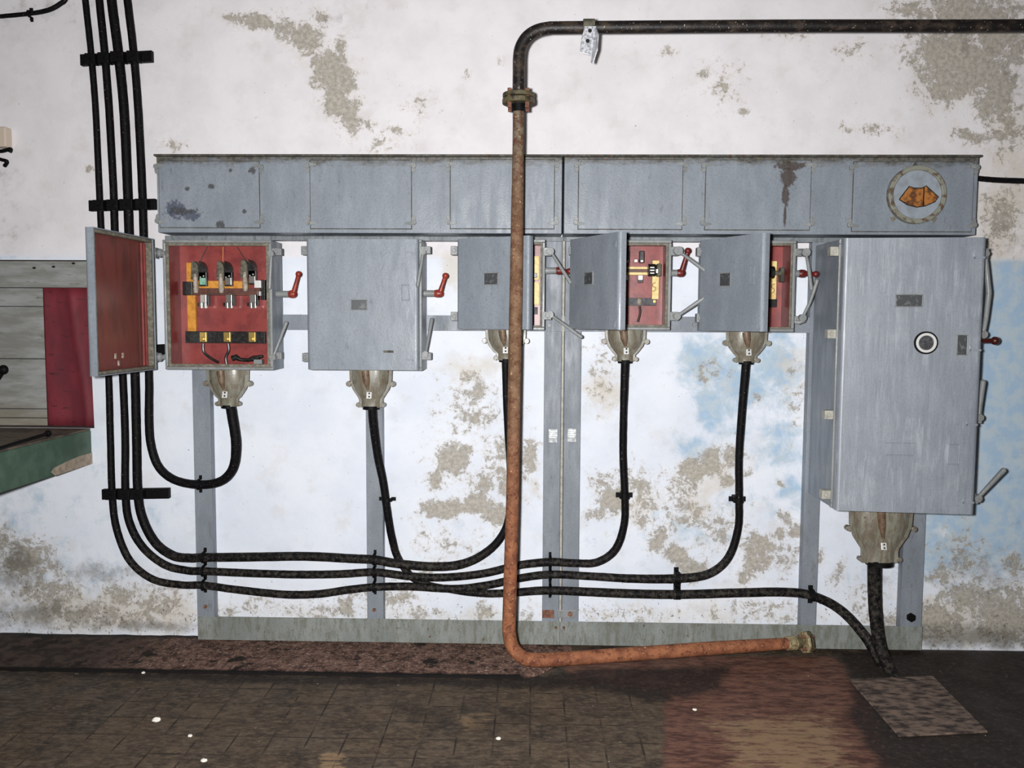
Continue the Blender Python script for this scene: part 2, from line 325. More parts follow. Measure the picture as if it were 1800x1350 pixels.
GRIME = [(60, 20, 160, 60, 0, .42), (20, 380, 60, 120, 0, .42), (1560, 1000, 100, 60, 0, .45), (1250, 1000, 200, 60, 0, .38), (1720, 1000, 120, 60, 0, .6), (1760, 420, 60, 60, 0, .5), (150, 1010, 160, 40, 0, .6), (600, 40, 100, 40, 0, .4),(30, 1000, 60, 60, 0, .9), (60, 1080, 120, 40, 0, .8), (0, 930, 60, 30, 0, .5), (250, 1100, 200, 16, 0, .8), (1700, 1120, 200, 26, 0, 1), (1690, 60, 90, 50, 0, .55), (1780, 130, 50, 60, 0, .5), (20, 650, 1, 1, 0, 0), (640, 1108, 500, 10, 0, .5), (1300, 1115, 300, 12, 0, .5), (1780, 480, 40, 60, 0, .35), (1790, 900, 60, 140, 0, .35)]
for nm, bl in (('peel', PEEL), ('blue', BLUE), ('cream', CREAM), ('grime', GRIME)):
    a = me.attributes.new(nm, 'FLOAT', 'POINT'); a.data.foreach_set('value', field(bl, XX, ZZ).ravel().astype(np.float32))
wall = bpy.data.objects.new('wall_back', me); C.objects.link(wall); tag(wall, 'white plaster wall with peeling paint and blue patches', kind='structure')
t = NT('plaster_wall'); z = t.xyz()[2]
low = t.step(t.math('ADD', z, t.math('MULTIPLY', t.noise(6), .03)), Z(455, 0) + .035, Z(455, 0) + .005)
c = t.mix(t.step(t.noise(5, 5), .35, .7), srgb(232, 229, 231), srgb(222, 218, 219))
c2 = t.mix(t.step(t.noise(4, 5, off=3), .35, .7), srgb(230, 234, 241), srgb(219, 225, 235))
c = t.mix(low, c, c2)
c = t.mix(t.math('MULTIPLY', t.step(t.noise(9, 4, .6, off=21), .52, .8), .35), c, srgb(196, 190, 182))
bl = t.step(t.math('ADD', t.attr('blue'), t.math('MULTIPLY', t.math('SUBTRACT', t.noise(11, 6, .68, dist=.3), .5), 2.0)), .35, 1.05)
c = t.mix(t.math('MULTIPLY', t.math('MULTIPLY', bl, low), .92), c, t.mix(t.step(t.noise(16, 4), .4, .6), srgb(158, 186, 210), srgb(180, 196, 206)))
cr = t.step(t.math('ADD', t.attr('cream'), t.math('MULTIPLY', t.math('SUBTRACT', t.noise(12, 5, .65, off=6), .5), 1.5)), .35, 1.0)
c = t.mix(t.math('MULTIPLY', cr, .6), c, srgb(206, 195, 176))
pn = t.math('ADD', t.math('ADD', t.math('MULTIPLY', t.attr('peel'), 1.12), t.math('MULTIPLY', t.math('SUBTRACT', t.noise(75, 6, .75, off=91), .5), .9)), t.math('MULTIPLY', t.math('SUBTRACT', t.noise(17, 10, .82, dist=.3), .5), 2.9))
pl = t.step(pn, .52, .70)
halo = t.step(pn, .25, .58)
pcol = t.mix(t.step(t.noise(55, 5, .7), .35, .65), srgb(144, 138, 126), srgb(184, 177, 164))
pcol = t.mix(t.step(t.noise(120, 3, .7, off=3), .60, .7), pcol, srgb(112, 102, 84))
c = t.mix(t.math('MULTIPLY', halo, .45), c, srgb(204, 194, 178))
c = t.mix(t.math('MULTIPLY', pl, .85), c, pcol)
gr = t.step(t.math('ADD', t.attr('grime'), t.math('MULTIPLY', t.math('SUBTRACT', t.noise(14, 7, .7, off=11), .5), 1.5)), .35, 1.0)
c = t.mix(t.math('MULTIPLY', gr, .7), c, srgb(98, 92, 78))
# small dark specks of mould, more at the foot of the wall
sp = t.step(t.math('ADD', t.noise(75, 4, .6, off=17), t.math('MULTIPLY', t.step(z, .45, .0), .10)), .70, .76)
c = t.mix(t.math('MULTIPLY', sp, .8), c, srgb(92, 82, 70))
t.bump(t.math('ADD', t.math('MULTIPLY', pl, -1.6), t.math('ADD', t.noise(22, 5), t.math('MULTIPLY', t.noise(120, 3), .35))), .5, .0025)
me.materials.append(t.fin(c, .85, 0, .25))

def struct(name, mb, m, label=None, bevel=0):
    o = mb.build(name, m, None, bevel); tag(o, label, kind='structure'); return o
plain('wall_plain', (128, 126, 124), .9, 0, (108, 106, 104), 5)
plain('recess_plaster', (120, 108, 98), .9, 0, (90, 80, 76), 30)
struct('wall_left', MB().box((-3.5, -5.6, 0), (-3.4, .1, 3)), 'wall_plain')
struct('wall_right', MB().box((3.0, -5.6, 0), (3.1, .1, 3)), 'wall_plain')
struct('wall_front', MB().box((-3.5, -5.7, 0), (3.1, -5.6, 3)), 'wall_plain')
struct('ceiling', MB().box((-3.5, -5.7, 3), (3.1, .1, 3.1)), 'wall_plain')
# recess of the boarded hatch: head, sill and jamb
RD = .05
m = MB(); m.prism([(hxt, hz1), (hxt + .02, hz1 + .02), (-3.4, hz1 + .02), (-3.4, hz1)], 0.001, RD + .04)
m.prism([(hxb, hz0), (hxt, hz1), (hxt + .03, hz1), (hxb + .03, hz0)], 0.001, RD + .04); m.box((-3.4, .001, hz0 - .02), (hxb, RD + .04, hz0))
struct('trim_1', m, 'recess_plaster', 'shallow plaster reveal around the boarded hatch')

# ------------------------------------------------------------------ floor
fx = np.linspace(-3.4, 3.0, 320); fy = np.linspace(-5.6, 0, 280)
FX, FY = np.meshgrid(fx, fy)
def poly_field(poly, soft, XX=FX, YY=FY):
    pts = [G(*p) for p in poly]; n = len(pts)
    d = np.full(XX.shape, 1e9); inside = np.zeros(XX.shape, bool)
    for i in range(n):
        a, b = pts[i], pts[(i + 1) % n]; ex, ey = b.x - a.x, b.y - a.y
        wx, wy = XX - a.x, YY - a.y; tt = np.clip((wx * ex + wy * ey) / (ex * ex + ey * ey), 0, 1)
        d = np.minimum(d, np.hypot(wx - ex * tt, wy - ey * tt))
        cond = ((a.y > YY) != (b.y > YY)) & (XX < (b.x - a.x) * (YY - a.y) / (b.y - a.y + 1e-12) + a.x); inside ^= cond
    sd = np.where(inside, d, -d); return np.clip(.5 + sd / soft, 0, 1)
me = bpy.data.meshes.new('floor')
nfx, nfy = len(fx), len(fy); vid = np.arange(nfx * nfy).reshape(nfy, nfx)
fc = np.stack([vid[:-1, :-1], vid[:-1, 1:], vid[1:, 1:], vid[1:, :-1]], -1).reshape(-1, 4)
me.from_pydata(np.stack([FX.ravel(), FY.ravel(), np.zeros(nfx * nfy)], 1).tolist(), [], fc.tolist())
red = poly_field([(985, 1152), (1470, 1155), (1530, 1240), (1590, 1400), (1600, 1500), (1175, 1500), (1168, 1215), (1000, 1195)], .12)
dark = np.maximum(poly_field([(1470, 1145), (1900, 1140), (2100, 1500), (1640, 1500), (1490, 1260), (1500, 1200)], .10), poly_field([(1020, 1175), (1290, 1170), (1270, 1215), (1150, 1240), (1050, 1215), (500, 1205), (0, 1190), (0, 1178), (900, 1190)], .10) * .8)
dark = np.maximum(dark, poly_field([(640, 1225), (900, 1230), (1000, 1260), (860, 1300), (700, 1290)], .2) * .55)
ochre = np.maximum(poly_field([(1190, 1250), (1500, 1240), (1530, 1330), (1500, 1500), (1200, 1500), (1250, 1330)], .25), np.maximum(poly_field([(560, 1320), (620, 1315), (600, 1400), (540, 1400)], .05), poly_field([(790, 1252), (870, 1250), (870, 1285), (810, 1290)], .06)))
ochre = np.maximum(ochre, poly_field([(0, 1240), (100, 1240), (130, 1290), (60, 1420), (0, 1420)], .3) * .5)
tiles = poly_field([(200, 1196), (1165, 1200), (1170, 1500), (-300, 1500), (-50, 1300)], .05)
for nm, a_ in (('red', red), ('dark', dark), ('ochre', ochre), ('tiles', tiles)):
    a = me.attributes.new(nm, 'FLOAT', 'POINT'); a.data.foreach_set('value', a_.ravel().astype(np.float32))
fl = bpy.data.objects.new('floor', me); C.objects.link(fl); tag(fl, 'dirty brown tiled floor with rust red staining', kind='structure')
def floor_mat(name, kerb=False):
    t = NT(name)
    c = t.mix(t.step(t.noise(7, 6, .65), .35, .68), srgb(54, 45, 39), srgb(92, 78, 64))
    c = t.mix(t.step(t.noise(45, 6, .75, xyz=(.6, 1.4, 1), off=2), .42, .68), c, srgb(112, 97, 80))
    if kerb:
        c = t.mix(t.step(t.noise(30, 7, .75, off=5), .38, .62), srgb(66, 45, 40), srgb(132, 103, 90))
        c = t.mix(t.step(t.noise(90, 4, .7, off=15), .56, .66), c, srgb(176, 156, 140))
        k = t.step(t.xyz()[0], X(120, -.2), X(330, -.2)); c = t.mix(k, t.mix(t.step(t.noise(20), .4, .6), srgb(52, 42, 38), srgb(78, 64, 56)), c)
        c = t.mix(t.step(t.noise(9, 6, .7, off=25), .56, .62), c, srgb(38, 32, 28))
        yy = t.math('ADD', t.xyz()[1], t.math('MULTIPLY', t.math('SUBTRACT', t.noise(12, 6, .7, off=61), .5), .08)); c = t.mix(t.math('MULTIPLY', t.step(yy, -.05, -.015), .8), c, srgb(34, 30, 27)); ye = G(500, 1188).y; c = t.mix(t.step(t.xyz()[1], ye + .03, ye + .012), c, srgb(20, 17, 16))  # dark front edge line: shadow gap below the strip, painted into its colour
        t.bump(t.noise(40, 5), .9, .008); M[name] = t.fin(c, .8, 0, .2); return
    br = t.n.new('ShaderNodeTexBrick'); t.lk(t.pos, br.inputs['Vector']); br.inputs['Scale'].default_value = 1
    br.inputs['Brick Width'].default_value = .128; br.inputs['Row Height'].default_value = .128; br.inputs['Mortar Size'].default_value = .0035; br.offset = 0
    br.inputs['Color1'].default_value = (0, 0, 0, 1); br.inputs['Color2'].default_value = (1, 1, 1, 1); br.inputs['Mortar'].default_value = (.5, .5, .5, 1)
    tl = t.attr('tiles')
    c = t.mix(t.math('MULTIPLY', t.math('MULTIPLY', br.outputs['Color'], tl), .30), c, srgb(118, 98, 76))
    c = t.mix(t.math('MULTIPLY', t.step(t.noise(26, 8, .8, xyz=(.8, 1.2, 1), off=52), .46, .62), .6), c, srgb(34, 29, 26))
    rn = t.step(t.math('ADD', t.attr('red'), t.math('MULTIPLY', t.math('SUBTRACT', t.noise(10, 6, .7, off=6), .5), .8)), .35, .65)
    rc = t.mix(t.step(t.noise(38, 6, .75, xyz=(.35, 1.2, 1), off=4), .38, .62), srgb(76, 48, 41), srgb(124, 88, 72))
    c = t.mix(rn, c, rc)
    on = t.step(t.math('ADD', t.attr('ochre'), t.math('MULTIPLY', t.math('SUBTRACT', t.noise(42, 6, .75, xyz=(.3, 1.3, 1), off=9), .5), 2.2)), .75, 1.1)
    c = t.mix(t.math('MULTIPLY', on, .8), c, srgb(150, 124, 94))
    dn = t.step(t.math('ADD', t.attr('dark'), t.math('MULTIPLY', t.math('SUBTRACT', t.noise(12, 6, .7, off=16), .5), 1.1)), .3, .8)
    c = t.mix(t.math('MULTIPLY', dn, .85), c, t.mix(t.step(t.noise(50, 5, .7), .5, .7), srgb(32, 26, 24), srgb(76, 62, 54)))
    mo = t.math('MULTIPLY', t.math('MULTIPLY', br.outputs['Fac'], tl), t.step(t.noise(7, 5), .42, .60))
    c = t.mix(t.math('MULTIPLY', mo, .8), c, srgb(26, 22, 19))
    c = t.mix(t.step(t.noise(55, 2, .5, off=33), .775, .785), c, srgb(190, 178, 150))
    t.bump(t.math('SUBTRACT', t.noise(60, 6, .7), mo), .6, .004)
    M[name] = t.fin(c, t.step(t.noise(6, 4), .3, .7, .55, .85), 0, .3)
floor_mat('dirty_floor'); floor_mat('kerb_concrete', True)
me.materials.append(M['dirty_floor'])

# crumbling screed strip along the wall
m = MB(); N = 90; xa, xb = -3.4, G(1010, 1190).x
rings = []
for i in range(N + 1):
    x = xa + (xb - xa) * i / N; e = G(500, 1188).y + random.uniform(-.006, .006); e -= (.02 if i < 30 else 0) * (1 - i / 30)
    if i > N - 6: e *= 1 - ((i - N + 6) / 6) ** 2 * .75
    h = .014 + random.uniform(-.002, .002)
    rings.append([Vector((x, -.0005, -.01)), Vector((x, -.0005, h)), Vector((x, -.12, h + random.uniform(-.002, .002))), Vector((x, e + .03, h)), Vector((x, e + .008, h * .7)), Vector((x, e, -.01))])
m.loft(rings); o = m.build('trim_2', 'kerb_concrete', None, smooth=True); tag(o, 'crumbling screed strip along the foot of the wall', kind='structure')

pts = [G(1492, 1192, .01), G(1640, 1186, .01), G(1737, 1284, .01), G(1580, 1292, .01)]
plain('slab_concrete', (46, 36, 32), .8, 0, (128, 108, 94), 34, .34, .64, bump=.6, xyz=(.6, 1.2, 1))
m = MB(); m.loft([[Vector((p.x, p.y, .0)) for p in pts], [Vector((p.x, p.y, .007)) for p in pts]])
o = m.build('floor_cover_slab', 'slab_concrete', None, .006); tag(o, 'thin worn concrete cover slab on the floor in front of the tall cabinet', 'slab')

# loose bits on the floor
for i, (px, py, r, lb) in enumerate([(275, 1268, .013, 'largest white stone chip, left of the others on the tiled floor'), (334, 1295, .007, 'small flat white chip right of the largest stone chip'),
                                     (359, 1339, .009, 'elongated white chip nearest the camera on the left floor'), (876, 1300, .008, 'pale crumb beside the ochre stain on the floor'),
                                     (1221, 1249, .007, 'pale crumb on the rust red stained floor'), (252, 1184, .007, 'pale crumb lying at the edge of the screed strip')]):
    m = MB(); bmesh.ops.create_icosphere(m.bm, subdivisions=2, radius=r, matrix=Matrix.Translation(G(px, py) + Vector((0, 0, r * .5))) @ Matrix.Diagonal((1.2, 1, .6, 1)))
    for v in m.bm.verts: v.co += Vector([random.uniform(-1, 1) * r * .14 for _ in range(3)])
    o = m.build('stone_chip', 'white_stone'); tag(o, lb, 'stone chip', 'white chips scattered on the floor')

# ------------------------------------------------------------------ boarded hatch at left
root = thing('boarded_hatch', 'grey-white plank hatch with a dark red band at its right side', 'hatch', (-2.3, RD + .02, hz0))
t = NT('hatch_boards'); z = t.xyz()[2]
c = t.mix(t.step(t.noise(9, 5, xyz=(.6, 1, 3)), .35, .7), srgb(128, 128, 122), srgb(158, 160, 158))
c = t.mix(t.step(t.noise(24, 6, .7, xyz=(.5, 1, 2), off=4), .6, .72), c, srgb(92, 84, 66))
c = t.mix(t.math('MULTIPLY', t.step(t.math('ADD', z, t.math('MULTIPLY', t.noise(8), .05)), hz0 + .20, hz0 + .02), .5), c, srgb(130, 116, 88))
M['hatch_boards'] = t.fin(c, .75)
zz = [hz0 + .002] + [Z(y, RD, 80) for y in (735, 719, 631, 539, 506)] + [hz1 + .0]
ys = list(zip(zz, zz[1:]))
m = MB()
for a, b in ys: m.box((-3.38, RD, a + .0015), (hxb - .004, RD + .022, b - .0015))
m.build('planks', 'hatch_boards', root, .002)
t = NT('red_cloth'); c = t.mix(t.step(t.noise(14, 4, xyz=(1, 1, .4)), .35, .7), srgb(98, 32, 42), srgb(122, 40, 50)); c = t.mix(t.step(t.noise(30, 4, xyz=(.5, 1, 3), off=5), .62, .7), c, srgb(66, 26, 30))
M['red_band'] = t.fin(c, .7)
m = MB(); x0, x1 = X(80, RD, 600), hxb - .006; za, zb = hz0 + .004, Z(506, RD, 100)
cols = 26; vv = []
for j in range(13):
    zr = za + (zb - za) * j / 12; row = []
    for i in range(cols + 1):
        u = i / cols; xr = x0 + (x1 - .01 - x0) * u - (j / 12) * u * (hxb - hxt)
        row.append(m.bm.verts.new((xr, RD - .004 - .006 * math.exp(-((u - .72 - .12 * cos(j / 12 * 3)) / .07) ** 2) - .002 * sin(u * 9 + j * .2), zr)))
    vv.append(row)
for a, b in zip(vv, vv[1:]):
    for i in range(cols): m.bm.faces.new((a[i], a[i + 1], b[i + 1], b[i]))
o = m.build('red_band', 'red_band', root, smooth=True); sd = o.modifiers.new('th', 'SOLIDIFY'); sd.thickness = .002; lab(o, 'dark red band')
m = MB(); q = P(6, 650, .02); m.ball(q, .022, (1, .8, 1)); m.cyl(q, P(-20, 690, .02), .012, 10); m.build('handle', 'black_iron', root, smooth=True)
for px, py in ((60, 471), (94, 469), (129, 463)): MB().ball(P(px, py, RD - .002), .006, (1.4, .5, .8)).build('nail_head', 'black_hole', root)
# ledge
plain('green_ledge', (66, 90, 74), .7, 0, (82, 104, 88), 12, bump=.3)
plain('ledge_top', (110, 98, 82), .85, 0, (72, 60, 52), 14)
plain('plaster_chip', (176, 160, 142), .8, 0, (150, 134, 116), 40)
root = thing('ledge', 'thick green-painted ledge jutting from the wall below the boarded hatch', 'ledge', (-2.6, 0, Z(815, 0, 155)))
xl = X(162, 0, 790); z0, z1 = Z(815, 0, 158), hz0 - .0015
m = MB(); m.box((-3.38, -1.25, z0), (xl, -.001, z1 - .006)); m.build('slab', 'green_ledge', root, .006)
m = MB(); m.box((-3.38, -1.25, z1 - .006), (xl - .004, .0, z1 + .001)); lab(m.build('top_surface', 'ledge_top', root, .002), 'dirty brown top surface')
m = MB(); pl_ = [(-.002, z0), (-.002, z0 + .05), (-.10, z0 + .052), (-.2, z0 + .046), (-.31, z0 + .034), (-.33, z0 + .02), (-.30, z0)]
m.loft([[Vector((xl + .001, y, zq)) for y, zq in pl_], [Vector((xl - .02, y, zq)) for y, zq in pl_]]); lab(m.build('bare_plaster_patch', 'plaster_chip', root), 'bare plaster patch where green paint has chipped')
m = MB(); a, b = G(84, 762, z1 + .016), G(-40, 800, z1 + .010); m.tube([a, b], .007, 10); m.ball(a, .014)
tag(m.build('iron_rod', 'black_iron', None, smooth=True), 'thin dark iron rod with ball end lying on the green ledge', 'rod')
# cut-off fitting at the left edge
root = thing('wall_fitting', 'small white fitting with black metal hooks cut off by the left picture edge', 'fitting', P(-10, 290, 0))
m = MB(); m.box(P(-40, 262, -.001), P(9, 222, -.05)); m.build('block', 'porcelain', root, .006)
m = MB(); m.tube(smooth_path([P(-30, 262, -.03), P(0, 266, -.035), P(18, 262, -.04), P(17, 268, -.04)]), .008, 10); m.tube(smooth_path([P(-30, 270, -.02), P(0, 280, -.035), P(12, 284, -.04), P(8, 292, -.03)]), .008, 10)
m.build('hook', 'black_iron', root, smooth=True)

# ------------------------------------------------------------------ mounting racks
FY_ = -.05
def xz(l, t_, r, b, Y, pyc=None):   # pixel box -> axis-aligned world rect at depth Y
    cy = (t_ + b) / 2 if pyc is None else pyc; cx = (l + r) / 2
    return P(l, cy, Y).x, P(cx, b, Y).z, P(r, cy, Y).x, P(cx, t_, Y).z
def post(root, px, pxr, pyc, top, bot, Yf, m_='frame_paint', d=.05):
    xa, xb = P(px, pyc, Yf).x, P(pxr, pyc, Yf).x
    m = MB(); za = bot if bot < .2 else bot; 
    m.box((xa, Yf, za), (xb, Yf + .005, top)); m.box((xa, Yf + .005, za), (xa + .005, -.002, top)); m.box((xb - .005, Yf + .005, za), (xb, -.002, top))
    return m.build('post', m_, root, .0015)
ztop = Z(424, FY_, 900); zr1, zr0 = Z(1092, FY_, 950), .016
zm1, zm0 = Z(554, FY_, 700), Z(581, FY_, 700)
rackL = thing('mounting_rack', 'grey steel mounting rack behind the left boxes, up to the central seam', 'rack', (X(660, 0), 0, 0), 'steel mounting racks')
rackR = thing('mounting_rack', 'grey steel mounting rack right of the central seam, reaching behind the tall cabinet', 'rack', (X(1300, 0), 0, 0), 'steel mounting racks')
xs_l, xs_c, xs_r = P(348, 1100, FY_).x, P(986, 900, FY_).x, P(1621, 1120, FY_).x
post(rackL, 341, 371, 820, ztop, zr0, FY_); post(rackL, 644, 673, 880, ztop, zr0, FY_); post(rackL, 955, 984.5, 850, ztop, zr0, FY_)
post(rackR, 990, 1019, 850, ztop, zr0, FY_); post(rackR, 1412, 1439, 950, ztop, zr0, FY_); post(rackR, 1589, 1626, 950, Z(900, FY_, 1600), zr0, FY_)
for rt, a, b in ((rackL, xs_l, xs_c), (rackR, xs_c + .001, xs_r)):
    MB().box((a, FY_ - .001, zr0), (b, FY_ + .004, zr1)).box((a, FY_ + .004, zr0), (b, -.002, zr0 + .004)).build('bottom_rail', 'frame_paint_low', rt, .001)
MB().box((P(480, 560, FY_).x, FY_ - .001, zm0), (xs_c, FY_ + .004, zm1)).build('middle_rail', 'frame_paint', rackL, .001)
MB().box((xs_c + .001, FY_ - .001, zm0), (P(1424, 560, FY_).x, FY_ + .004, zm1)).build('middle_rail', 'frame_paint', rackR, .001)
MB().box((P(290, 420, FY_).x, FY_ - .002, ztop), (xs_c, -.002, Z(411, -.17, 990) - .001)).build('top_rail', 'grey_paint_soiled', rackL, .001)
MB().box((xs_c + .001, FY_ - .002, ztop), (P(1700, 420, FY_).x, -.002, Z(411, -.17, 990) - .001)).build('top_rail', 'grey_paint_soiled', rackR, .001)
lab(MB().box((P(985.5, 800, FY_).x, FY_ - .002, zr1), (P(989.5, 800, FY_).x, FY_ + .02, ztop)).build('seam_strip', 'seam_strip', rackR), 'pale filler strip in the seam between the racks')
for rt, px, py in ((rackL, 972, 766), (rackR, 1005, 765)):
    a = P(px - 8, py + 12, FY_ - .001); b = P(px + 8, py - 12, FY_ - .001); m = MB().box(a, (b.x, FY_ - .004, b.z))
    lab(m.build('data_plate', 'shiny_plate', rt, .0008), 'small shiny plate with worn rows of print')
    m = MB()
    for k in range(4):
        zz_ = b.z - .008 - k * .009; m.box((a.x + .004, FY_ - .0038, zz_), (b.x - .004 - .004 * (k % 2), FY_ - .0046, zz_ - .003))
    m.build('plate_lettering', 'white_tag', rt)
for rt, px, py, mm, r in ((rackL, 962, 1079, 'bolt_rust', .011), (rackR, 1002, 1079, 'bolt_rust', .011), (rackR, 1601, 1085, 'black_iron', .02), (rackL, 361, 1066, 'bolt_rust', .008), (rackL, 658, 1072, 'bolt_rust', .008),
                          (rackR, 991, 1103, 'bolt_rust', .006), (rackL, 977, 1103, 'bolt_rust', .006), (rackR, 1440, 560, 'lever_paint', .009), (rackR, 1220, 571, 'lever_paint', .009), (rackR, 1000, 566, 'lever_paint', .009), (rackL, 966, 572, 'lever_paint', .009)):
    p = P(px, py, FY_ - .004); MB().cyl(p + Vector((0, .003, 0)), p - Vector((0, .010, 0)), r, 6).build('bolt', mm, rt, .001)
a = P(980, 1086, FY_); b = P(1013, 1072, FY_); MB().box((a.x, FY_ - .005, a.z), (b.x, FY_ - .001, b.z)).build('joint_plate', 'lever_paint', rackR, .003)
a = P(953, 1086, FY_); b = P(974, 1072, FY_); MB().box((a.x, FY_ - .003, a.z), (b.x, FY_ - .001, b.z)).build('joint_plate', 'bolt_rust', rackL, .002)

# ------------------------------------------------------------------ busbar trunking
TY = -.17
tz1, tz0 = Z(274, TY, 990), Z(411, TY, 990)
def trunk(xl, xr, label):
    root = thing('busbar_trunking', label, 'trunking', ((xl + xr) / 2, -.002, tz0), 'busbar trunking sections')
    MB().box((xl, TY, tz0), (xr, -.003, tz1 - .004)).build('case', 'trunk_paint', root, .003)
    MB().box((xl - .006, TY - .012, tz1 - .004), (xr + .006, -.003, tz1 + .004)).build('top_lip', 'edge_dirt', root, .001)
    return root
tA = trunk(P(276, 340, TY).x, P(988, 340, TY).x, 'grey sheet-metal busbar trunking above the left three boxes')
tB = trunk(P(991.5, 340, TY).x, P(1718, 340, TY).x, 'grey busbar trunking on the right with a round meter at its end')
def cover(root, l, t_, r, b, clips=(1, 1, 1, 1), m_='cover_paint'):
    x0, z0, x1, z1 = xz(l, t_, r, b, TY)
    k = .012
    c_ = MB().prism([(x0, z0), (x1, z0), (x1, z1 - k), (x1 - k, z1), (x0 + k, z1), (x0, z1 - k)], TY - .006, TY - .0005).build('cover', m_, root, .0015)
    lab(MB().frame((x0 - .003, z0 - .003), (x1 + .003, z1 + .003), .003, TY - .002, TY - .0003).build('cover_gasket', 'edge_dirt', c_), 'dark gasket line around the cover')
    for i, (cx, cz, sx, sz) in enumerate(((x0, z1 - .018, 1, 1), (x1, z1 - .018, -1, 1), (x0, z0 + .022, 1, -1), (x1, z0 + .022, -1, -1))):
        if not clips[i]: continue
        m = MB(); yy = TY - .006
        m.prism([(cx - sx * .011 + .011 * cos(a_) * .9, cz - sz * .004 + .011 * sin(a_)) for a_ in np.linspace(0, 2 * pi, 13)[:-1]], yy - .006, TY - .0004)
        m.prism([(cx - sx * .010 + .009 * cos(a_), cz - sz * .018 + .016 * sin(a_)) for a_ in np.linspace(0, 2 * pi, 13)[:-1]], yy + .001, TY - .0004)
        m.loft([[Vector(q) for q in ((cx - sx * .004, yy - .001, cz + .009), (cx - sx * .004, yy - .001, cz - .009), (cx - sx * .004, yy - .005, cz - .009), (cx - sx * .004, yy - .005, cz + .009))],
                [Vector(q) for q in ((cx + sx * .026, yy - .0, cz + .003), (cx + sx * .026, yy - .0, cz - .003), (cx + sx * .026, yy - .002, cz - .003), (cx + sx * .026, yy - .002, cz + .003))]])
        m.cyl((cx - sx * .007, yy - .004, cz), (cx - sx * .007, yy - .011, cz), .006, 6)
        m.build('cover_clip', 'lever_paint', c_, .001)
    return c_
cover(tA, 281, 284, 456, 400, m_='cover_paint_blotched'); cover(tA, 546, 282, 723, 402); cover(tA, 792, 281, 974, 402)
cover(tB, 1017, 281, 1199, 403); cover(tB, 1240, 282, 1424, 404, m_='cover_paint_stained'); cover(tB, 1499, 285, 1709, 407)
# blue and dark stains
t = NT('blue_stain'); M['blue_stain'] = t.fin(srgb(72, 84, 116), .5)
# meter
mt = None
cx, cz = P(1607, 344, TY).x, P(1607, 344, TY).z; s_ = PXS(TY)
plain('meter_case', (134, 134, 122), .5, 0, (92, 72, 56), 34, .48, .62)
plain('meter_dial_cover', (150, 158, 166), .4, 0, (134, 140, 146), 20)
plain('meter_dial', (172, 110, 50), .5, 0, (88, 54, 30), 40, .40, .62)
mt = MB().ring((cx, cz), 41 * s_, 49 * s_, TY - .035, TY - .006).build('meter_bezel', 'meter_case', tB, .003, True); lab(mt, 'round rusty meter rim')
MB().disc((cx, cz), 42 * s_, TY - .026, TY - .006).build('meter_face', 'meter_dial_cover', mt, .001)
pp = [(-30, 8), (-14, -14), (-6, -11), (8, -11), (14, -15), (36, 4), (30, 12), (14, 19), (0, 21), (-16, 17)]
m = MB().prism([(cx + x * s_, cz - y * s_) for x, y in pp], TY - .0275, TY - .0262); m.build('meter_dial', 'meter_dial', mt)
MB().tube([Vector((cx + x * s_, TY - .0275, cz - y * s_)) for x, y in pp + pp[:1]], .0022, 6).build('dial_edge', 'black_hole', mt)
MB().box((cx + 10 * s_, TY - .030, cz - 19 * s_), (cx + 11.4 * s_, TY - .0275, cz + 13 * s_)).build('needle', 'black_iron', mt)
for dx, dz in ((-2, 51), (-36, -40), (33, -41), ):
    q = Vector((cx + dx * s_, TY - .006, cz + dz * s_)); MB().prism([(q.x + .014 * cos(a_), q.z + .014 * sin(a_)) for a_ in np.linspace(0, 2 * pi, 4)[:-1] + (pi / 2 if dz > 0 else -pi / 2)], TY - .016, TY - .006).cyl(q - Vector((0, .008, 0)), q - Vector((0, .016, 0)), .006, 6).build('meter_lug', 'edge_dirt' if dz > 0 else 'cast_paint', mt, .001)

# ------------------------------------------------------------------ shared box details
def lever(root, pts, r=.0075, m_='lever_paint', hub=.014, name='latch_lever'):
    m = MB(); n = len(pts); path = smooth_path([Vector(p) for p in pts], 5) if n > 2 else [Vector(pts[0]).lerp(Vector(pts[1]), k / 6) for k in range(7)]
    k = len(path); m.tube(path, [r * (.75 + .35 * i / (k - 1)) for i in range(k)], 12); m.ball(path[-1], r * 1.1)
    p = path[0]; m.cyl(p + Vector((0, .012, 0)), p - Vector((0, .012, 0)), hub, 16)
    return m.build(name, m_, root, smooth=True)
def lug(root, p, w=.028, h=.036, d=.04, m_='lever_paint', name='hinge_lug'):
    m = MB(); m.box((p.x - w / 2, p.y - d / 2, p.z - h / 2), (p.x + w / 2, p.y + d / 2, p.z + h / 2)); m.cyl((p.x, p.y - d / 2, p.z), (p.x, p.y - d / 2 - .006, p.z), .009, 12)
    return m.build(name, m_, root, .004)
def red_crank(root, pts, m_='red_handle', shaft=None):
    h = None
    if shaft: MB().cyl(shaft[0], shaft[1], .014, 14).build('switch_shaft', 'lever_paint', root, .002, True)
    pts = [Vector(p) for p in pts]; m = MB()
    m.tube([pts[0].lerp(pts[1], k / 4) for k in range(5)], [.015, .016, .017, .017, .016], 14); m.ball(pts[1], .0165)
    if len(pts) > 2: m.tube([pts[1].lerp(pts[2], k / 5) for k in range(6)], [.012, .011, .010, .009, .009, .010], 12); m.ball(pts[2], .0135)
    return m.build('switch_handle', m_, root, smooth=True)
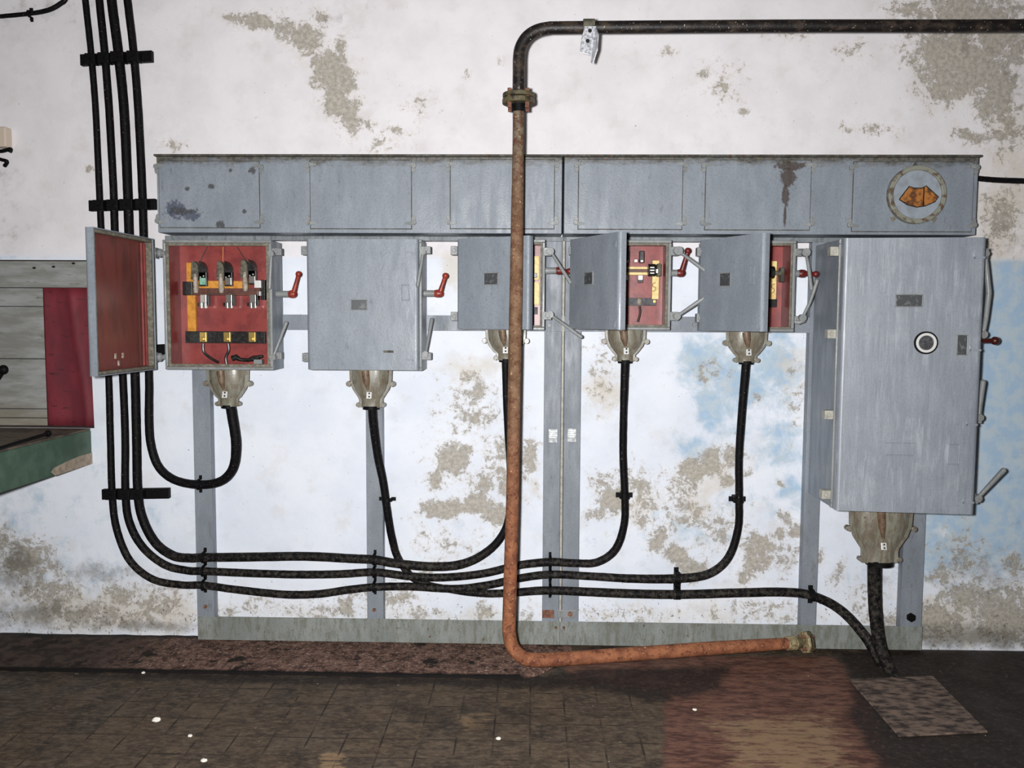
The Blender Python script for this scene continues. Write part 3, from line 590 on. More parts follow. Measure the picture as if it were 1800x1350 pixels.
def gland(root, cx, cy, top, bot, hw, nk, Y, m_='cast_paint', tagdx=0):
    """cast funnel-shaped cable gland under a box (pixel measures at depth Y)"""
    s = PXS(Y); c_ = P(cx, cy, Y); zt = P(cx, top, Y).z + .004; zb = P(cx, bot, Y).z; H = zt - zb; W = hw * s; K = nk * s
    prof = [(0, .96, .9), (.10, .97, .92), (.35, .93, .88), (.55, .78, .78), (.70, .58, .62), (.80, K / W * .92, .5), (1, K / W * .92, .5)]
    rings = []
    for f, a, b in prof:
        rings.append([Vector((c_.x + W * a * .9 * (abs(cos(t_)) ** .8) * (1 if cos(t_) > 0 else -1), Y + .055 * b * sin(t_), zt - H * f)) for t_ in [2 * pi * k / 28 for k in range(28)]])
    g = MB().loft(rings).build('cable_gland', m_, root, smooth=True)
    out = [(-W, zt), (-W * .98, zt - H * .30), (-W * .86, zt - H * .52), (-W * .60, zt - H * .74), (-K * 1.05, zt - H * .80), (-K * 1.05, zb + .001), (K * 1.05, zb + .001), (K * 1.05, zt - H * .80), (W * .60, zt - H * .74), (W * .86, zt - H * .52), (W * .98, zt - H * .30), (W, zt)]
    MB().prism([(c_.x + a, b) for a, b in out], Y - .006, Y + .006).build('gland_flange', m_, g, .0015)
    for sx, fz, r in ((-1.02, .38, .012), (1.02, .38, .012), (-K / W * 1.1, .93, .010), (K / W * 1.1, .93, .010)):
        q = Vector((c_.x + W * sx, Y, zt - H * fz)); MB().cyl(q - Vector((0, .016, 0)), q + Vector((0, .014, 0)), r, 8).build('gland_bolt', m_, g, .0015)
    q = Vector((c_.x + tagdx * s, Y - .042, zt - H * .66)); rt = Matrix.Translation(q) @ Matrix.Rotation(radians(-18), 4, 'X')
    lab(MB().box((-.011, -.003, -.015), (.011, .004, .015), rt).build('gland_tag', 'white_tag', g, .001), 'small white metal tag with two dark holes')
    m = MB()
    for dz in (-.007, .007): m.cyl(rt @ Vector((.001, -.0029, dz)), rt @ Vector((.001, -.0042, dz)), .0038, 10)
    m.build('tag_hole', 'black_hole', g)
    m = MB(); m.tube([Vector((c_.x - W * .15, Y - .046, zt - .004)), Vector((c_.x - W * .1, Y - .05, zt - H * .3)), Vector((c_.x - W * .04, Y - .046, zt - H * .52))], [.018, .015, .005], 12)
    lab(m.build('gland_boss', 'rusty_cast', g, smooth=True), 'rusty boss on the gland front')
    m = MB(); m.cyl((c_.x, Y, zb + .006), (c_.x, Y, zb - .008), K * .75, 16); m.build('gland_collar', 'black_iron', g, smooth=True)
    return g, c_.x, zb
BY = -.20
def case(root, l, t_, r, b, Yf=BY, t=.010, rim=.024, back=-.0525, inner='red_interior', mat_='grey_paint', xr=None):
    x0, z0, x1, z1 = xz(l, t_, r, b, Yf)
    m = MB(); m.box((x0, back, z0), (x1, back - t, z1)); m.box((x0, back - t, z0), (x0 + t, Yf, z1)); m.box((x1 - t, back - t, z0), (x1, Yf, z1)); m.box((x0 + t, back - t, z0), (x1 - t, Yf, z0 + t)); m.box((x0 + t, back - t, z1 - t), (x1 - t, Yf, z1))
    m.build('case', mat_, root, .002)
    MB().frame((x0, z0), (x1, z1), .012, Yf + .001, Yf - .008).build('front_rim', 'lever_paint', root, .003)
    MB().frame((x0 + .012, z0 + .012), (x1 - .012, z1 - .012), rim - .012, Yf + .004, Yf - .002).build('rim_gasket', 'rim_grime', root, .001)
    e = t + .001; m = MB()
    m.box((x0 + e, back - t, z0 + e), (x1 - e, back - t - .003, z1 - e)); y0, y1 = back - t - .003, Yf + .006
    m.box((x0 + e, y0, z0 + e), (x0 + e + .003, y1, z1 - e)); m.box((x1 - e - .003, y0, z0 + e), (x1 - e, y1, z1 - e)); m.box((x0 + e, y0, z0 + e), (x1 - e, y1, z0 + e + .003)); m.box((x0 + e, y0, z1 - e - .003), (x1 - e, y1, z1 - e))
    lab(m.build('lining', inner, root), 'red painted inside')
    return x0, z0, x1, z1
def door(root, x0, z0, x1, z1, Yh, deg, depth=.032, mat_out='grey_paint', mat_in='maroon_door', hinge='L', plate=None, marks=True, taper=0):
    """tray shaped door; hinge on left edge at depth Yh, opened by deg towards the camera"""
    W = x1 - x0; H = z1 - z0
    Mx = Matrix.Translation((x0, Yh, z0)) @ Matrix.Rotation(radians(-deg), 4, 'Z')
    rr_, th = min(.014, depth * .45), .004
    outl = [(0, 0), (0, -depth + rr_)] + [(rr_ - rr_ * cos(a_), -depth + rr_ - rr_ * sin(a_)) for a_ in (.4, .8, 1.2)] + [(rr_, -depth), (W - rr_, -depth)] + [(W - rr_ + rr_ * sin(a_), -depth + rr_ - rr_ * cos(a_)) for a_ in (.4, .8, 1.2)] + [(W, -depth + rr_), (W, 0)]
    inl = [(min(max(x_, th), W - th), max(y_, -depth + th)) for x_, y_ in outl]
    d = MB(); n_ = len(outl)
    for k_ in range(n_ - 1):
        qa = [outl[k_], outl[k_ + 1], inl[k_ + 1], inl[k_]]
        d.loft([[Mx @ Vector((x_, y_, zz_)) for x_, y_ in qa] for zz_ in (th, H - th)])
    for za_, zb_ in ((0, th), (H - th, H)): d.loft([[Mx @ Vector((x_, y_, zz_)) for x_, y_ in outl] for zz_ in (za_, zb_)])
    d = d.build('door', mat_out, root)
    lab(MB().box((.005, -depth + .0035, .005), (W - .005, -depth + .006, H - .005), Mx).build('door_lining', mat_in, d), 'dull red inner side of the door')
    MB().frame((.005, .005), (W - .005, H - .005), .012, -depth + .006, -.004, Mx).build('door_gasket', 'rim_grime', d, .001)
    def pl(u, v, wd, hd, m_='name_plate', nm='name_plate'):
        q = MB().box((u * W - wd / 2, -depth - .0025, v * H - hd / 2), (u * W + wd / 2, -depth + .001, v * H + hd / 2), Mx).build(nm, m_, d, .001)
        MB().frame((u * W - wd / 2 - .004, v * H - hd / 2 - .004), (u * W + wd / 2 + .004, v * H + hd / 2 + .004), .004, -depth - .003, -depth + .001, Mx).build('plate_frame', 'lever_paint' if m_ == 'name_plate' else mat_out, q, .001)
        return q
    if plate: pl(*plate)
    if marks:
        for v in (.08, .90):
            MB().box((W - .055, -depth - .002, v * H - .003), (W - .02, -depth + .001, v * H + .003), Mx).box((W - .028, -depth - .002, v * H - .02), (W - .022, -depth + .001, v * H), Mx).build('door_bracket', mat_out, d, .001)
    return d, Mx, pl

# common interior pieces
def pbox(root, l, t_, r, b, Y, d, m_, name, bev=.001, label=None):
    a, c_ = P(l, b, Y), P(r, t_, Y); o = MB().box((a.x, Y, a.z), (c_.x, Y + d, c_.z)).build(name, m_, root, bev)
    if label: lab(o, label)
    return o
def contact(root, px, py, Y=-.12, w=12, h=24, name='lower_contact'):
    o = pbox(root, px - w / 2, py - h / 2, px + w * .35, py + 2, Y, .03, 'silver', name)
    pbox(o, px + w * .35, py - h / 2, px + w * .65, py + h * .3, Y, .03, 'black_bakelite', 'contact_insulator')
    pbox(o, px - w / 2, py + 2, px - w * .25, py + h / 2, Y - .002, .02, 'silver', 'prong'); pbox(o, px, py + 2, px + w * .35, py + h / 2, Y - .002, .02, 'silver', 'prong')
    pbox(o, px - w / 2 - 5, py + 2, px - w / 2, py + h / 2 - 4, Y + .01, .02, 'black_bakelite', 'contact_spring')
    pbox(o, px - w * .25, py + 1, px + w * .1, py + h / 2 - 2, Y + .004, .02, 'black_bakelite', 'contact_gap')
def arc_unit(root, px, top, Y=-.13, w=28, h=32, third='silver'):
    """switch pole: rounded grey arc plate, black rounded arc plate, pale lever, contact block"""
    s = PXS(Y); c_ = P(px, top + h * .5, Y)
    def plate(x0, x1, rr, y, m_, nm, par, zc):
        pts_ = [(x0, zc - h * .5 * s), (x1, zc - h * .5 * s)] + [(x1 - (x1 - x0) * (1 - cos(a_)) * rr, zc + h * .5 * s * sin(a_)) for a_ in np.linspace(.1, pi / 2, 6)] + [(x0 + (x1 - x0) * .15, zc + h * .5 * s)]
        return MB().prism(pts_, y, y + .03).build(nm, m_, par, .003)
    a = plate(c_.x - w * .5 * s, c_.x, .6, Y, 'arc_chute_grey', 'arc_chute', root, c_.z)
    plate(c_.x + .001, c_.x + w * .48 * s, .9, Y - .004, 'black_bakelite', 'arc_plate', a, c_.z)
    q = P(px - w * .18, top + h * .7, Y - .012); e = P(px - w * .12, top + h * 1.75, Y - .012)
    MB().tube([q, q.lerp(e, .3), q.lerp(e, .8), e], [.006, .010, .012, .009], 10).build('contact_lever', 'pale_lever', a, smooth=True)
    pbox(a, px + w * .10, top + h * .92, px + w * .46, top + h * 1.3, Y - .012, .03, third, 'contact_block')
    pbox(a, px + w * .05, top + h * .6, px + w * .52, top + h * 1.38, Y - .004, .02, 'black_bakelite', 'contact_carrier', .002)
    m = MB(); m.ball(P(px + w * .35, top + h * .82, Y - .014), .005).ball(P(px + w * .15, top + h * .88, Y - .014), .004); m.build('contact_screw', 'silver', a, smooth=True)
def wire(root, pts, Y, r=.004, m_='thin_wire', name='wire'):
    return MB().tube(smooth_path([P(x, y, Y) for x, y in pts], 5), r, 8).build(name, m_, root, smooth=True)

# ------------------------------------------------------------------ box 1, wide open
def at_base(l, r, b): return (X((l + r) / 2, BY), -.053, Z(b, BY))
b1 = thing('switch_box', 'grey switch box with its door swung fully open to show three poles on red lining', 'switch box', at_base(289, 479, 650), 'grey metal switch boxes')
x0, z0, x1, z1 = case(b1, 289, 422, 479, 650)
door(b1, x0 - .03, z0, x0 - .03 + (x1 - x0) * 1.0, z1 + .002, BY - .02, 92, depth=.036, marks=False)
o = MB(); Mx = Matrix.Translation((x0 - .03, BY - .02, z0)) @ Matrix.Rotation(radians(-92), 4, 'Z')
o.box((.03, -.026, .02), (.038, -.020, z1 - z0 - .02), Mx).box((.055, -.026, .02), (.062, -.020, z1 - z0 - .02), Mx); o.build('door_rib', 'red_interior', b1)
for u, v in ((.62, .12), (.5, .12), (.57, .07)): MB().box(((u) * (x1 - x0) - .004, -.027, v * .57 - .010), (u * (x1 - x0) + .004, -.022, v * .57 + .010), Mx).build('door_clip', 'pale_lever', b1)
for py in (445, 628):
    a = P(273, py, BY - .005); b_ = P(291, py, BY - .005); m = MB().cyl(a, b_, .009, 12); m.ball(P(281, py, BY - .008), .017, (.8, 1, 1.1)); m.box(P(272, py + 9, BY - .02), P(278, py - 9, BY + .01)); m.build('hinge', 'lever_paint', b1, .002)
IY = -.066
pbox(b1, 328, 462, 342, 496, -.09, .02, 'ochre_board', 'insulating_board', label='ochre insulating strip'); pbox(b1, 330, 518, 343, 584, -.09, .02, 'ochre_board', 'insulating_board', label='ochre insulating strip')
pbox(b1, 334, 494, 436, 509, -.10, .02, 'ochre_board', 'insulating_board', label='ochre insulating strip')
pbox(b1, 324, 507, 464, 519, -.105, .02, 'brown_bar', 'switch_bar'); pbox(b1, 321, 495, 337, 519, -.115, .03, 'black_bakelite', 'bar_end')
for i, (px, tp, th) in enumerate(((350, 459, 'verdigris'), (395, 459, 'silver'), (437, 456, 'silver'))):
    arc_unit(b1, px - 2, tp, third=th); contact(b1, px + 8, 530)
pbox(b1, 447, 493, 458, 506, -.15, .04, 'white_tag', 'terminal_block'); pbox(b1, 458, 492, 465, 527, -.14, .05, 'black_bakelite', 'switch_gear'); pbox(b1, 452, 512, 457, 520, -.15, .02, 'silver', 'switch_gear')
pbox(b1, 326, 583, 465, 603, -.10, .03, 'black_bakelite', 'terminal_bar')
for px in (357, 399, 443):
    pbox(b1, px - 6, 584, px + 5, 601, -.108, .01, 'brass', 'terminal'); p = P(px - 1, 596, -.11); MB().cyl(p, p - Vector((0, .012, 0)), .009, 10).build('terminal_screw', 'brass', b1, .001)
wire(b1, [(357, 604), (358, 618), (368, 628), (384, 637)], -.11, .006, 'black_bakelite'); wire(b1, [(401, 604), (402, 616), (397, 628), (398, 640)], -.11, .006, 'black_bakelite')
wire(b1, [(364, 434), (358, 446), (352, 460)], -.1, .0018); wire(b1, [(392, 434), (392, 446), (392, 460)], -.1, .002, 'orange_wire'); wire(b1, [(417, 434), (424, 446), (432, 458)], -.1, .0018)
m = MB().tube([P(x, y, -.13) for x, y in ((408, 630), (415, 628), (422, 632), (436, 633), (446, 630), (462, 626))], [.012, .013, .008, .008, .012, .006], 10); m.build('cable_lug', 'black_bakelite', b1, smooth=True)
pbox(b1, 446, 632, 460, 640, -.15, .03, 'lever_paint', 'clamp_piece')
lever(b1, [P(477, 446, BY - .03), P(474, 506, BY - .03)], hub=.013); lever(b1, [P(480, 628, BY - .03), P(503, 568, BY - .0)], hub=.013)
for py in (443, 625): lug(b1, P(486, py, BY + .02), .05, .03, .03, name='latch_lug')
xx = x1; zc = P(495, 517, -.14).z
red_crank(b1, [(X(509, -.14), -.14, zc), (X(516, -.14), -.14, zc), P(525, 482, -.15)], shaft=((x1 - .004, -.14, zc), (X(508, -.14), -.14, zc)))
gland(b1, 401, 680, 651, 714, 38, 17, -.125)
# ------------------------------------------------------------------ box 2, closed
b2 = thing('switch_box', 'closed grey switch box, second from left, door shut with small painted plate', 'switch box', at_base(543, 735, 650), 'grey metal switch boxes')
x0, z0, x1, z1 = case(b2, 545, 421, 742, 651)
d, Mx, pl = door(b2, x0 - .004, z0 + .004, X(736, BY - .03), z1 - .002, BY - .008, 0, depth=.03)
pl(.47, .50, .062, .038); q = pl(.885, .595, .028, .06, 'grey_paint', 'painted_plate')
MB().box(P(674, 620, BY - .039), P(692, 616, BY - .036)).build('scratch', 'edge_dirt', d)
for px, py in ((537, 441), (539, 628)): lug(b2, P(px, py, BY - .01))
for px, py in ((749, 440), (750, 626)): lug(b2, P(px, py, BY + .0), .04, .03, .03, name='latch_lug')
lever(b2, [P(744, 443, BY - .04), P(734, 502, BY - .045)], hub=.012); lever(b2, [P(748, 622, BY - .02), P(759, 562, BY + .02)], hub=.012)
zc = P(755, 516, -.14).z
red_crank(b2, [(X(764, -.14), -.14, zc), (X(773, -.14), -.14, zc), P(783, 485, -.15)], shaft=((x1 - .004, -.14, zc), (X(764, -.14), -.14, zc)))
gland(b2, 652, 680, 651, 716, 38, 20, -.125)
# ------------------------------------------------------------------ box 3, ajar behind the pipe
b3 = thing('switch_box', 'small grey switch box with its door ajar behind the rusty pipe', 'switch box', at_base(810, 955, 578), 'grey metal switch boxes')
x0, z0, x1, z1 = case(b3, 812, 421, 958, 580, rim=.02)
W3 = x1 - x0
d, Mx, pl = door(b3, x0 - .006, z0 + .004, x0 - .006 + W3 * .985, z1 - .002, BY - .008, 28, depth=.03, plate=(.49, .55, .062, .044))
for px, py in ((799, 441), (799, 556)): lug(b3, P(px, py, BY - .01))
pbox(b3, 938, 450, 948, 492, -.10, .02, 'pale_yellow_board', 'insulating_board', label='pale yellow insulating strip'); pbox(b3, 938, 496, 948, 536, -.10, .02, 'pale_yellow_board', 'insulating_board', label='pale yellow insulating strip')
pbox(b3, 936, 480, 944, 488, -.13, .03, 'black_bakelite', 'switch_bar'); contact(b3, 915, 500); arc_unit(b3, 900, 446, w=20, h=24)
pbox(b3, 830, 540, 945, 552, -.09, .02, 'slate_bar', 'terminal_bar')
for py in (443, 555): lug(b3, P(962, py, BY + .01), .034, .034, .04, name='latch_lug')
lever(b3, [P(968, 442, BY - .02), P(1002, 496, BY - .05)]); lever(b3, [P(967, 553, BY - .02), P(1021, 592, BY - .05)])
zc = P(975, 476, -.15).z
red_crank(b3, [(X(977, -.15), -.15, zc), (X(985, -.15), -.15, zc), P(1001, 477, -.19)], 'dark_red_handle', shaft=((x1 - .004, -.15, zc), (X(977, -.15), -.15, zc)))
gland(b3, 889, 605, 580, 633, 36, 16, -.125)
# ------------------------------------------------------------------ box 4
b4 = thing('switch_box', 'small grey switch box right of the central seam, half-open door, red crank raised', 'switch box', at_base(1013, 1178, 580), 'grey metal switch boxes')
x0, z0, x1, z1 = case(b4, 1013, 422, 1179, 580, rim=.022)
d, Mx, pl = door(b4, x0 - .006, z0 + .004, x0 - .006 + (x1 - x0) * .98, z1 - .002, BY - .008, 63, depth=.03, plate=(.42, .55, .062, .044))
for px, py in ((1006, 441), (1007, 556)): lug(b4, P(px, py, BY - .01))
pbox(b4, 1146, 458, 1159, 526, -.10, .02, 'pale_yellow_board', 'insulating_board', label='pale yellow insulating strip'); pbox(b4, 1060, 469, 1140, 483, -.10, .02, 'pale_yellow_board', 'insulating_board', label='pale yellow insulating strip')
pbox(b4, 1040, 473, 1142, 478, -.12, .02, 'brown_bar', 'switch_bar')
for px in (1128, 1102):
    pbox(b4, px - 4, 441, px + 5, 462, -.12, .03, 'black_bakelite', 'arc_chute', .003); pbox(b4, px - 2, 457, px + 3, 461, -.125, .01, 'silver', 'upper_contact')
    pbox(b4, px - 6, 484, px + 2, 492, -.13, .03, 'white_tag', 'lower_contact'); pbox(b4, px - 6, 492, px + 2, 497, -.12, .03, 'black_bakelite', 'contact_insulator')
pbox(b4, 1115, 456, 1121, 461, -.12, .02, 'silver', 'upper_contact')
m = MB()
for k in range(7): m.disc((P(1147, 475, -.14).x + (k - 3) * .0045, P(1147, 475, -.14).z), .006, -.13, -.14, 8)
m.bm.clear(); a = P(1139, 475, -.14); b_ = P(1152, 475, -.14); m.cyl(a, b_, .026, 20); m.build('cam_drum', 'black_bakelite', b4, .002, True)
m = MB()
for py in (470, 475, 480): m.box(P(1143, py + 1, -.166), P(1150, py - .5, -.163))
m.build('drum_mark', 'white_tag', b4)
pbox(b4, 1155, 463, 1163, 486, -.15, .04, 'arc_chute_grey', 'switch_gear', .005); pbox(b4, 1152, 473, 1157, 480, -.155, .02, 'white_tag', 'switch_gear')
pbox(b4, 1060, 524, 1154, 537, -.09, .02, 'slate_bar', 'terminal_bar'); p = P(1150, 530, -.09); MB().cyl(p, p - Vector((0, .006, 0)), .006, 8).build('terminal_screw', 'brass', b4)
p = P(1124, 530, -.09); MB().ball(p, .012, (1, .8, 1.4)).build('terminal', 'pale_lever', b4, smooth=True); wire(b4, [(1124, 538), (1125, 550), (1121, 566)], -.1, .005, 'thin_wire')
MB().tube(smooth_path([P(x, y, -.105) for x, y in ((1153, 497), (1148, 499), (1148, 504), (1152, 505), (1151, 511), (1147, 512))], 4), .0012, 6).build('painted_mark', 'red_interior', b4)
for py in (442, 556): lug(b4, P(1184, py, BY + .01), .036, .036, .04, name='latch_lug')
lever(b4, [P(1192, 441, BY - .02), P(1245, 480, BY - .05)], hub=.018, r=.0085); lever(b4, [P(1190, 556, BY - .02), P(1246, 518, BY - .05)], hub=.014, r=.0085)
zc = P(1190, 480, -.15).z
red_crank(b4, [(X(1189, -.15), -.15, zc), (X(1196, -.15), -.15, zc), P(1209, 441, -.16)], 'dark_red_handle', shaft=((x1 - .004, -.15, zc), (X(1189, -.15), -.15, zc)))
gland(b4, 1099, 605, 581, 635, 36, 17, -.125)
# ------------------------------------------------------------------ box 5
b5 = thing('switch_box', 'small grey switch box nearest the tall cabinet, half-open door, two bowed levers', 'switch box', at_base(1236, 1397, 580), 'grey metal switch boxes')
x0, z0, x1, z1 = case(b5, 1239, 423, 1397, 583, rim=.02)
d, Mx, pl = door(b5, x0 - .006, z0 + .004, x0 - .006 + (x1 - x0) * .98, z1 - .002, BY - .008, 60, depth=.03, plate=(.44, .55, .056, .048))
pl(.85, .58, .016, .07, 'grey_paint', 'painted_plate')
for px, py in ((1230, 443), (1229, 559)): lug(b5, P(px, py, BY - .01))
pbox(b5, 1353, 459, 1366, 526, -.11, .02, 'pale_yellow_board', 'insulating_board', label='pale yellow insulating strip'); pbox(b5, 1280, 526, 1366, 540, -.10, .02, 'black_bakelite', 'terminal_bar')
a = P(1348, 479, -.14); b_ = P(1360, 479, -.14); MB().cyl(a, b_, .026, 20).build('cam_drum', 'black_bakelite', b5, .002, True)
MB().cyl(P(1361, 480, -.14), P(1372, 480, -.14), .010, 10).build('switch_gear', 'arc_chute_grey', b5, smooth=True)
pbox(b5, 1372, 470, 1380, 496, -.14, .04, 'edge_dirt', 'switch_gear', .005); pbox(b5, 1290, 474, 1350, 480, -.12, .02, 'brown_bar', 'switch_bar')
MB().tube(smooth_path([P(x, y, -.115) for x, y in ((1362, 499), (1357, 501), (1357, 506), (1361, 508), (1360, 514), (1356, 515))], 4), .0014, 6).build('painted_mark', 'red_interior', b5)
for py in (444, 562): lug(b5, P(1402, py, BY + .01), .036, .030, .04, name='latch_lug')
lever(b5, [P(1416, 444, BY - .02), P(1421, 468, BY - .03), P(1426, 508, BY - .04)], hub=.017); lever(b5, [P(1410, 559, BY - .02), P(1424, 530, BY - .03), P(1436, 494, BY - .04)], hub=.015)
MB().tube([P(1398, 566, BY - .01), P(1404, 567, BY - .015), P(1414, 563, BY - .02)], .009, 10).build('lever_link', 'lever_paint', b5, smooth=True); MB().tube([P(1400, 443, BY), P(1412, 443, BY - .015)], .011, 10).build('lever_link', 'lever_paint', b5, smooth=True)
zc = P(1410, 481, -.16).z
red_crank(b5, [(X(1402, -.16), -.16, zc), (X(1409, -.16), -.16, zc), P(1434, 482, -.22)], 'dark_red_handle', shaft=((x1 - .004, -.16, zc), (X(1402, -.16), -.16, zc)))
gland(b5, 1312, 605, 584, 637, 36, 17, -.125)

# ------------------------------------------------------------------ tall cabinet
CY = -.33
cb = thing('contactor_cabinet', 'tall deep grey cabinet at right with a round white-ringed window in its door', 'cabinet', (X(1600, CY), -.053, Z(880, CY)))
x0 = P(1467, 655, CY).x; x1 = P(1716, 655, CY).x; z1 = P(1470, 421, CY).z; z0 = P(1465, 891, CY).z
zk = z0 + .02
MB().loft([[Vector(q) for q in ((x0, -.0525, z0), (x1, -.0525, z0), (x1, -.0525, z1), (x0, -.0525, z1))], [Vector(q) for q in ((x0, CY, z0), (x1, CY, z0), (x1, CY, z1), (x0, CY, z1))]]).build('case', 'grey_paint', cb, .004)
MB().frame((x0 - .002, z0 - .002), (x1 + .002, z1 + .002), .02, CY - .012, CY + .004).build('front_rim', 'lever_paint', cb, .003)
Wd = (P(1726, 660, -.44).x - x0 - .004) / cos(radians(5.5))
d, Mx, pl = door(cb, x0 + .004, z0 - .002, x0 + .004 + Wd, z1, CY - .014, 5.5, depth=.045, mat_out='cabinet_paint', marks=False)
Hc = z1 - z0
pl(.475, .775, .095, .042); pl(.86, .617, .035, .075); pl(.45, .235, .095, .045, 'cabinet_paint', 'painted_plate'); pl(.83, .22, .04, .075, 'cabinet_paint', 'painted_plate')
rx, rz = .605, .625
def local_ring(r0, r1, y0, y1, name, m_, par, bev=0):
    m = MB().ring((rx * Wd, rz * Hc), r0, r1, y0, y1)
    for v in m.bm.verts: v.co = Mx @ v.co
    return m.build(name, m_, par, bev, True)
wn = local_ring(.028, .038, -.055, -.045, 'window_ring', 'white_tag', d, .001); lab(wn, 'bright white ring'); local_ring(.038, .044, -.052, -.045, 'ring_seal', 'black_iron', wn)
m = MB().disc((rx * Wd, rz * Hc), .028, -.048, -.044)
for v in m.bm.verts: v.co = Mx @ v.co
m.build('window_pane', 'slate_bar', wn)
for v_ in (.93, .60, .33, .045):
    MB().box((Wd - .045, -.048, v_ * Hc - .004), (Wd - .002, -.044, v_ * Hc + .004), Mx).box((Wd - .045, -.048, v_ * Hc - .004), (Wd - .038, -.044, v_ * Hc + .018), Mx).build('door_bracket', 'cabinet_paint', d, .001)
for px, py in ((1468, 442), (1463, 587), (1458, 729), (1453, 869)):
    p = P(px, py, CY + .005); MB().box((p.x - .022, CY + .03, p.z - .018), (x0 + .006, CY - .006, p.z + .018)).cyl((p.x - .006, CY - .006, p.z), (p.x - .006, CY - .013, p.z), .008, 10).build('hinge_lug', 'white_lug' if 'white_lug' in M else 'seam_strip', cb, .004)
Yr = CY + .01
lever(cb, [P(1732, 446, Yr), P(1734, 470, Yr), P(1738, 514, Yr)], hub=.012, r=.010); lever(cb, [P(1728, 588, Yr), P(1733, 560, Yr), P(1738, 516, Yr)], hub=.014, r=.010)
lever(cb, [P(1721, 734, Yr), P(1723, 710, Yr), P(1728, 672, Yr)], hub=.014, r=.010); lever(cb, [P(1718, 876, Yr), P(1764, 827, Yr)], hub=.015, r=.010)
for px, py in ((1724, 446), (1718, 588), (1712, 735), (1706, 876)): lug(cb, P(px, py, CY + .04), .05, .04, .03, name='latch_lug')
zc = P(1740, 599, -.30).z
m = MB().cyl((x1 - .003, -.30, zc), (X(1750, -.30), -.30, zc), .010, 12).ball((X(1751, -.3), -.30, zc), .017); lab(m.build('switch_handle', 'dark_red_knob', cb, smooth=True), 'dark maroon handle with ball end')
gland(cb, 1547, 940, 893, 989, 56, 31, -.18)

# ------------------------------------------------------------------ cables
def cable(label, pts, group='black armoured cables', collar=None):
    """pts: (px, py, Y, radius_px)"""
    v = [Vector((*P(p[0], p[1], p[2]), p[3] * PXS(p[2]))).to_4d() if False else (P(p[0], p[1], p[2]), p[3] * PXS(p[2])) for p in pts]
    path = smooth_path([a for a, _ in v], 10); rr = []
    for i in range(len(v) - 1):
        for k in range(10): rr.append(v[i][1] + (v[i + 1][1] - v[i][1]) * k / 10)
    rr.append(v[-1][1])
    o = MB().tube(path, rr, 14, jit=.0004).build('power_cable', 'cable_jacket', None, smooth=True)
    return tag(o, label, 'cable', group)
RY = -.045; HY = -.072
cable('leftmost riser cable, then lowest of three runs, ending in the box nearest the cabinet',
      [(145, -57, RY, 5.4), (150, 0, RY, 5.4), (160, 94, RY, 5.4), (168, 194, RY, 5.4), (174.5, 333, RY, 5.6), (178, 410, RY, 5.6), (185, 560, RY, 5.8), (191, 665, RY, 5.8), (194, 770, RY, 6), (197, 868, RY, 6.2), (205, 930, RY, 6.5), (228, 985, -.05, 6.5), (268, 1018, -.06, 6.5), (318, 1028, -.068, 6.5),
       (358, 1029, HY, 6.8), (420, 1037, HY, 6.8), (500, 1045, HY, 7), (560, 1044, HY, 7), (610, 1037, HY, 7), (660, 1032, HY, 7), (720, 1031, HY, 7), (800, 1035, HY, 7), (860, 1028, HY, 7), (910, 1017, HY, 7), (966, 1010, HY, 7), (1040, 1013, HY, 7), (1110, 1017, HY, 7.5), (1190, 1017, HY, 8), (1245, 1009, HY, 7.5), (1280, 980, HY, 7), (1297, 930, HY, 6.5), (1299, 880, -.08, 6.5), (1299, 800, -.09, 6.5), (1306, 700, -.11, 7), (1312, 632, -.125, 7.5)])
cable('second riser cable, middle of the lower runs, rising to the box right of the seam',
      [(171, -57, RY, 6.4), (174.5, 0, RY, 6.4), (184, 94, RY, 6.4), (191.7, 194, RY, 6.4), (199.4, 333, RY, 6.4), (202, 410, RY, 6.5), (210, 560, RY, 6.5), (216, 665, RY, 6.5), (220, 770, RY, 6.5), (220.5, 868, RY, 6.8), (228, 920, RY, 7), (252, 963, -.05, 7), (290, 993, -.06, 7), (330, 1003, -.068, 7),
       (358, 1004, HY, 7), (450, 1008, HY, 7), (530, 1010, HY, 7), (600, 1009, HY, 7), (658, 1006, HY, 7), (720, 1013, HY, 7), (780, 1015, HY, 7), (850, 1008, HY, 7), (910, 994, HY, 7), (966, 988, HY, 7.5), (1010, 990, HY, 7), (1050, 988, HY, 7), (1082, 965, HY, 7), (1097, 920, HY, 6.5), (1098, 870, -.08, 6.5), (1095, 800, -.09, 6.5), (1096, 720, -.11, 6.5), (1099, 630, -.125, 7.5)])
cable('third and thickest riser cable, topmost of the lower runs, rising behind the rusty pipe',
      [(191, -57, RY, 8), (196, 0, RY, 8), (208, 94, RY, 8), (218, 194, RY, 8), (224.4, 333, RY, 8), (227, 410, RY, 8), (233, 560, RY, 7.8), (237.5, 665, RY, 7.8), (240, 770, RY, 7.8), (242.6, 868, RY, 8), (252, 915, RY, 8.2), (274, 955, -.05, 8.2), (305, 977, -.06, 8.2), (335, 981, -.068, 8),
       (358, 980, HY, 8), (450, 979, HY, 8), (540, 978, HY, 8), (620, 982, HY, 8), (658, 984, HY, 8), (700, 991, HY, 8), (760, 996, HY, 8), (810, 992, HY, 8), (850, 974, HY, 7.5), (880, 945, HY, 7), (895, 905, HY, 6.5), (897, 840, -.08, 6), (891, 740, -.1, 5.5), (888, 628, -.125, 6.5)])
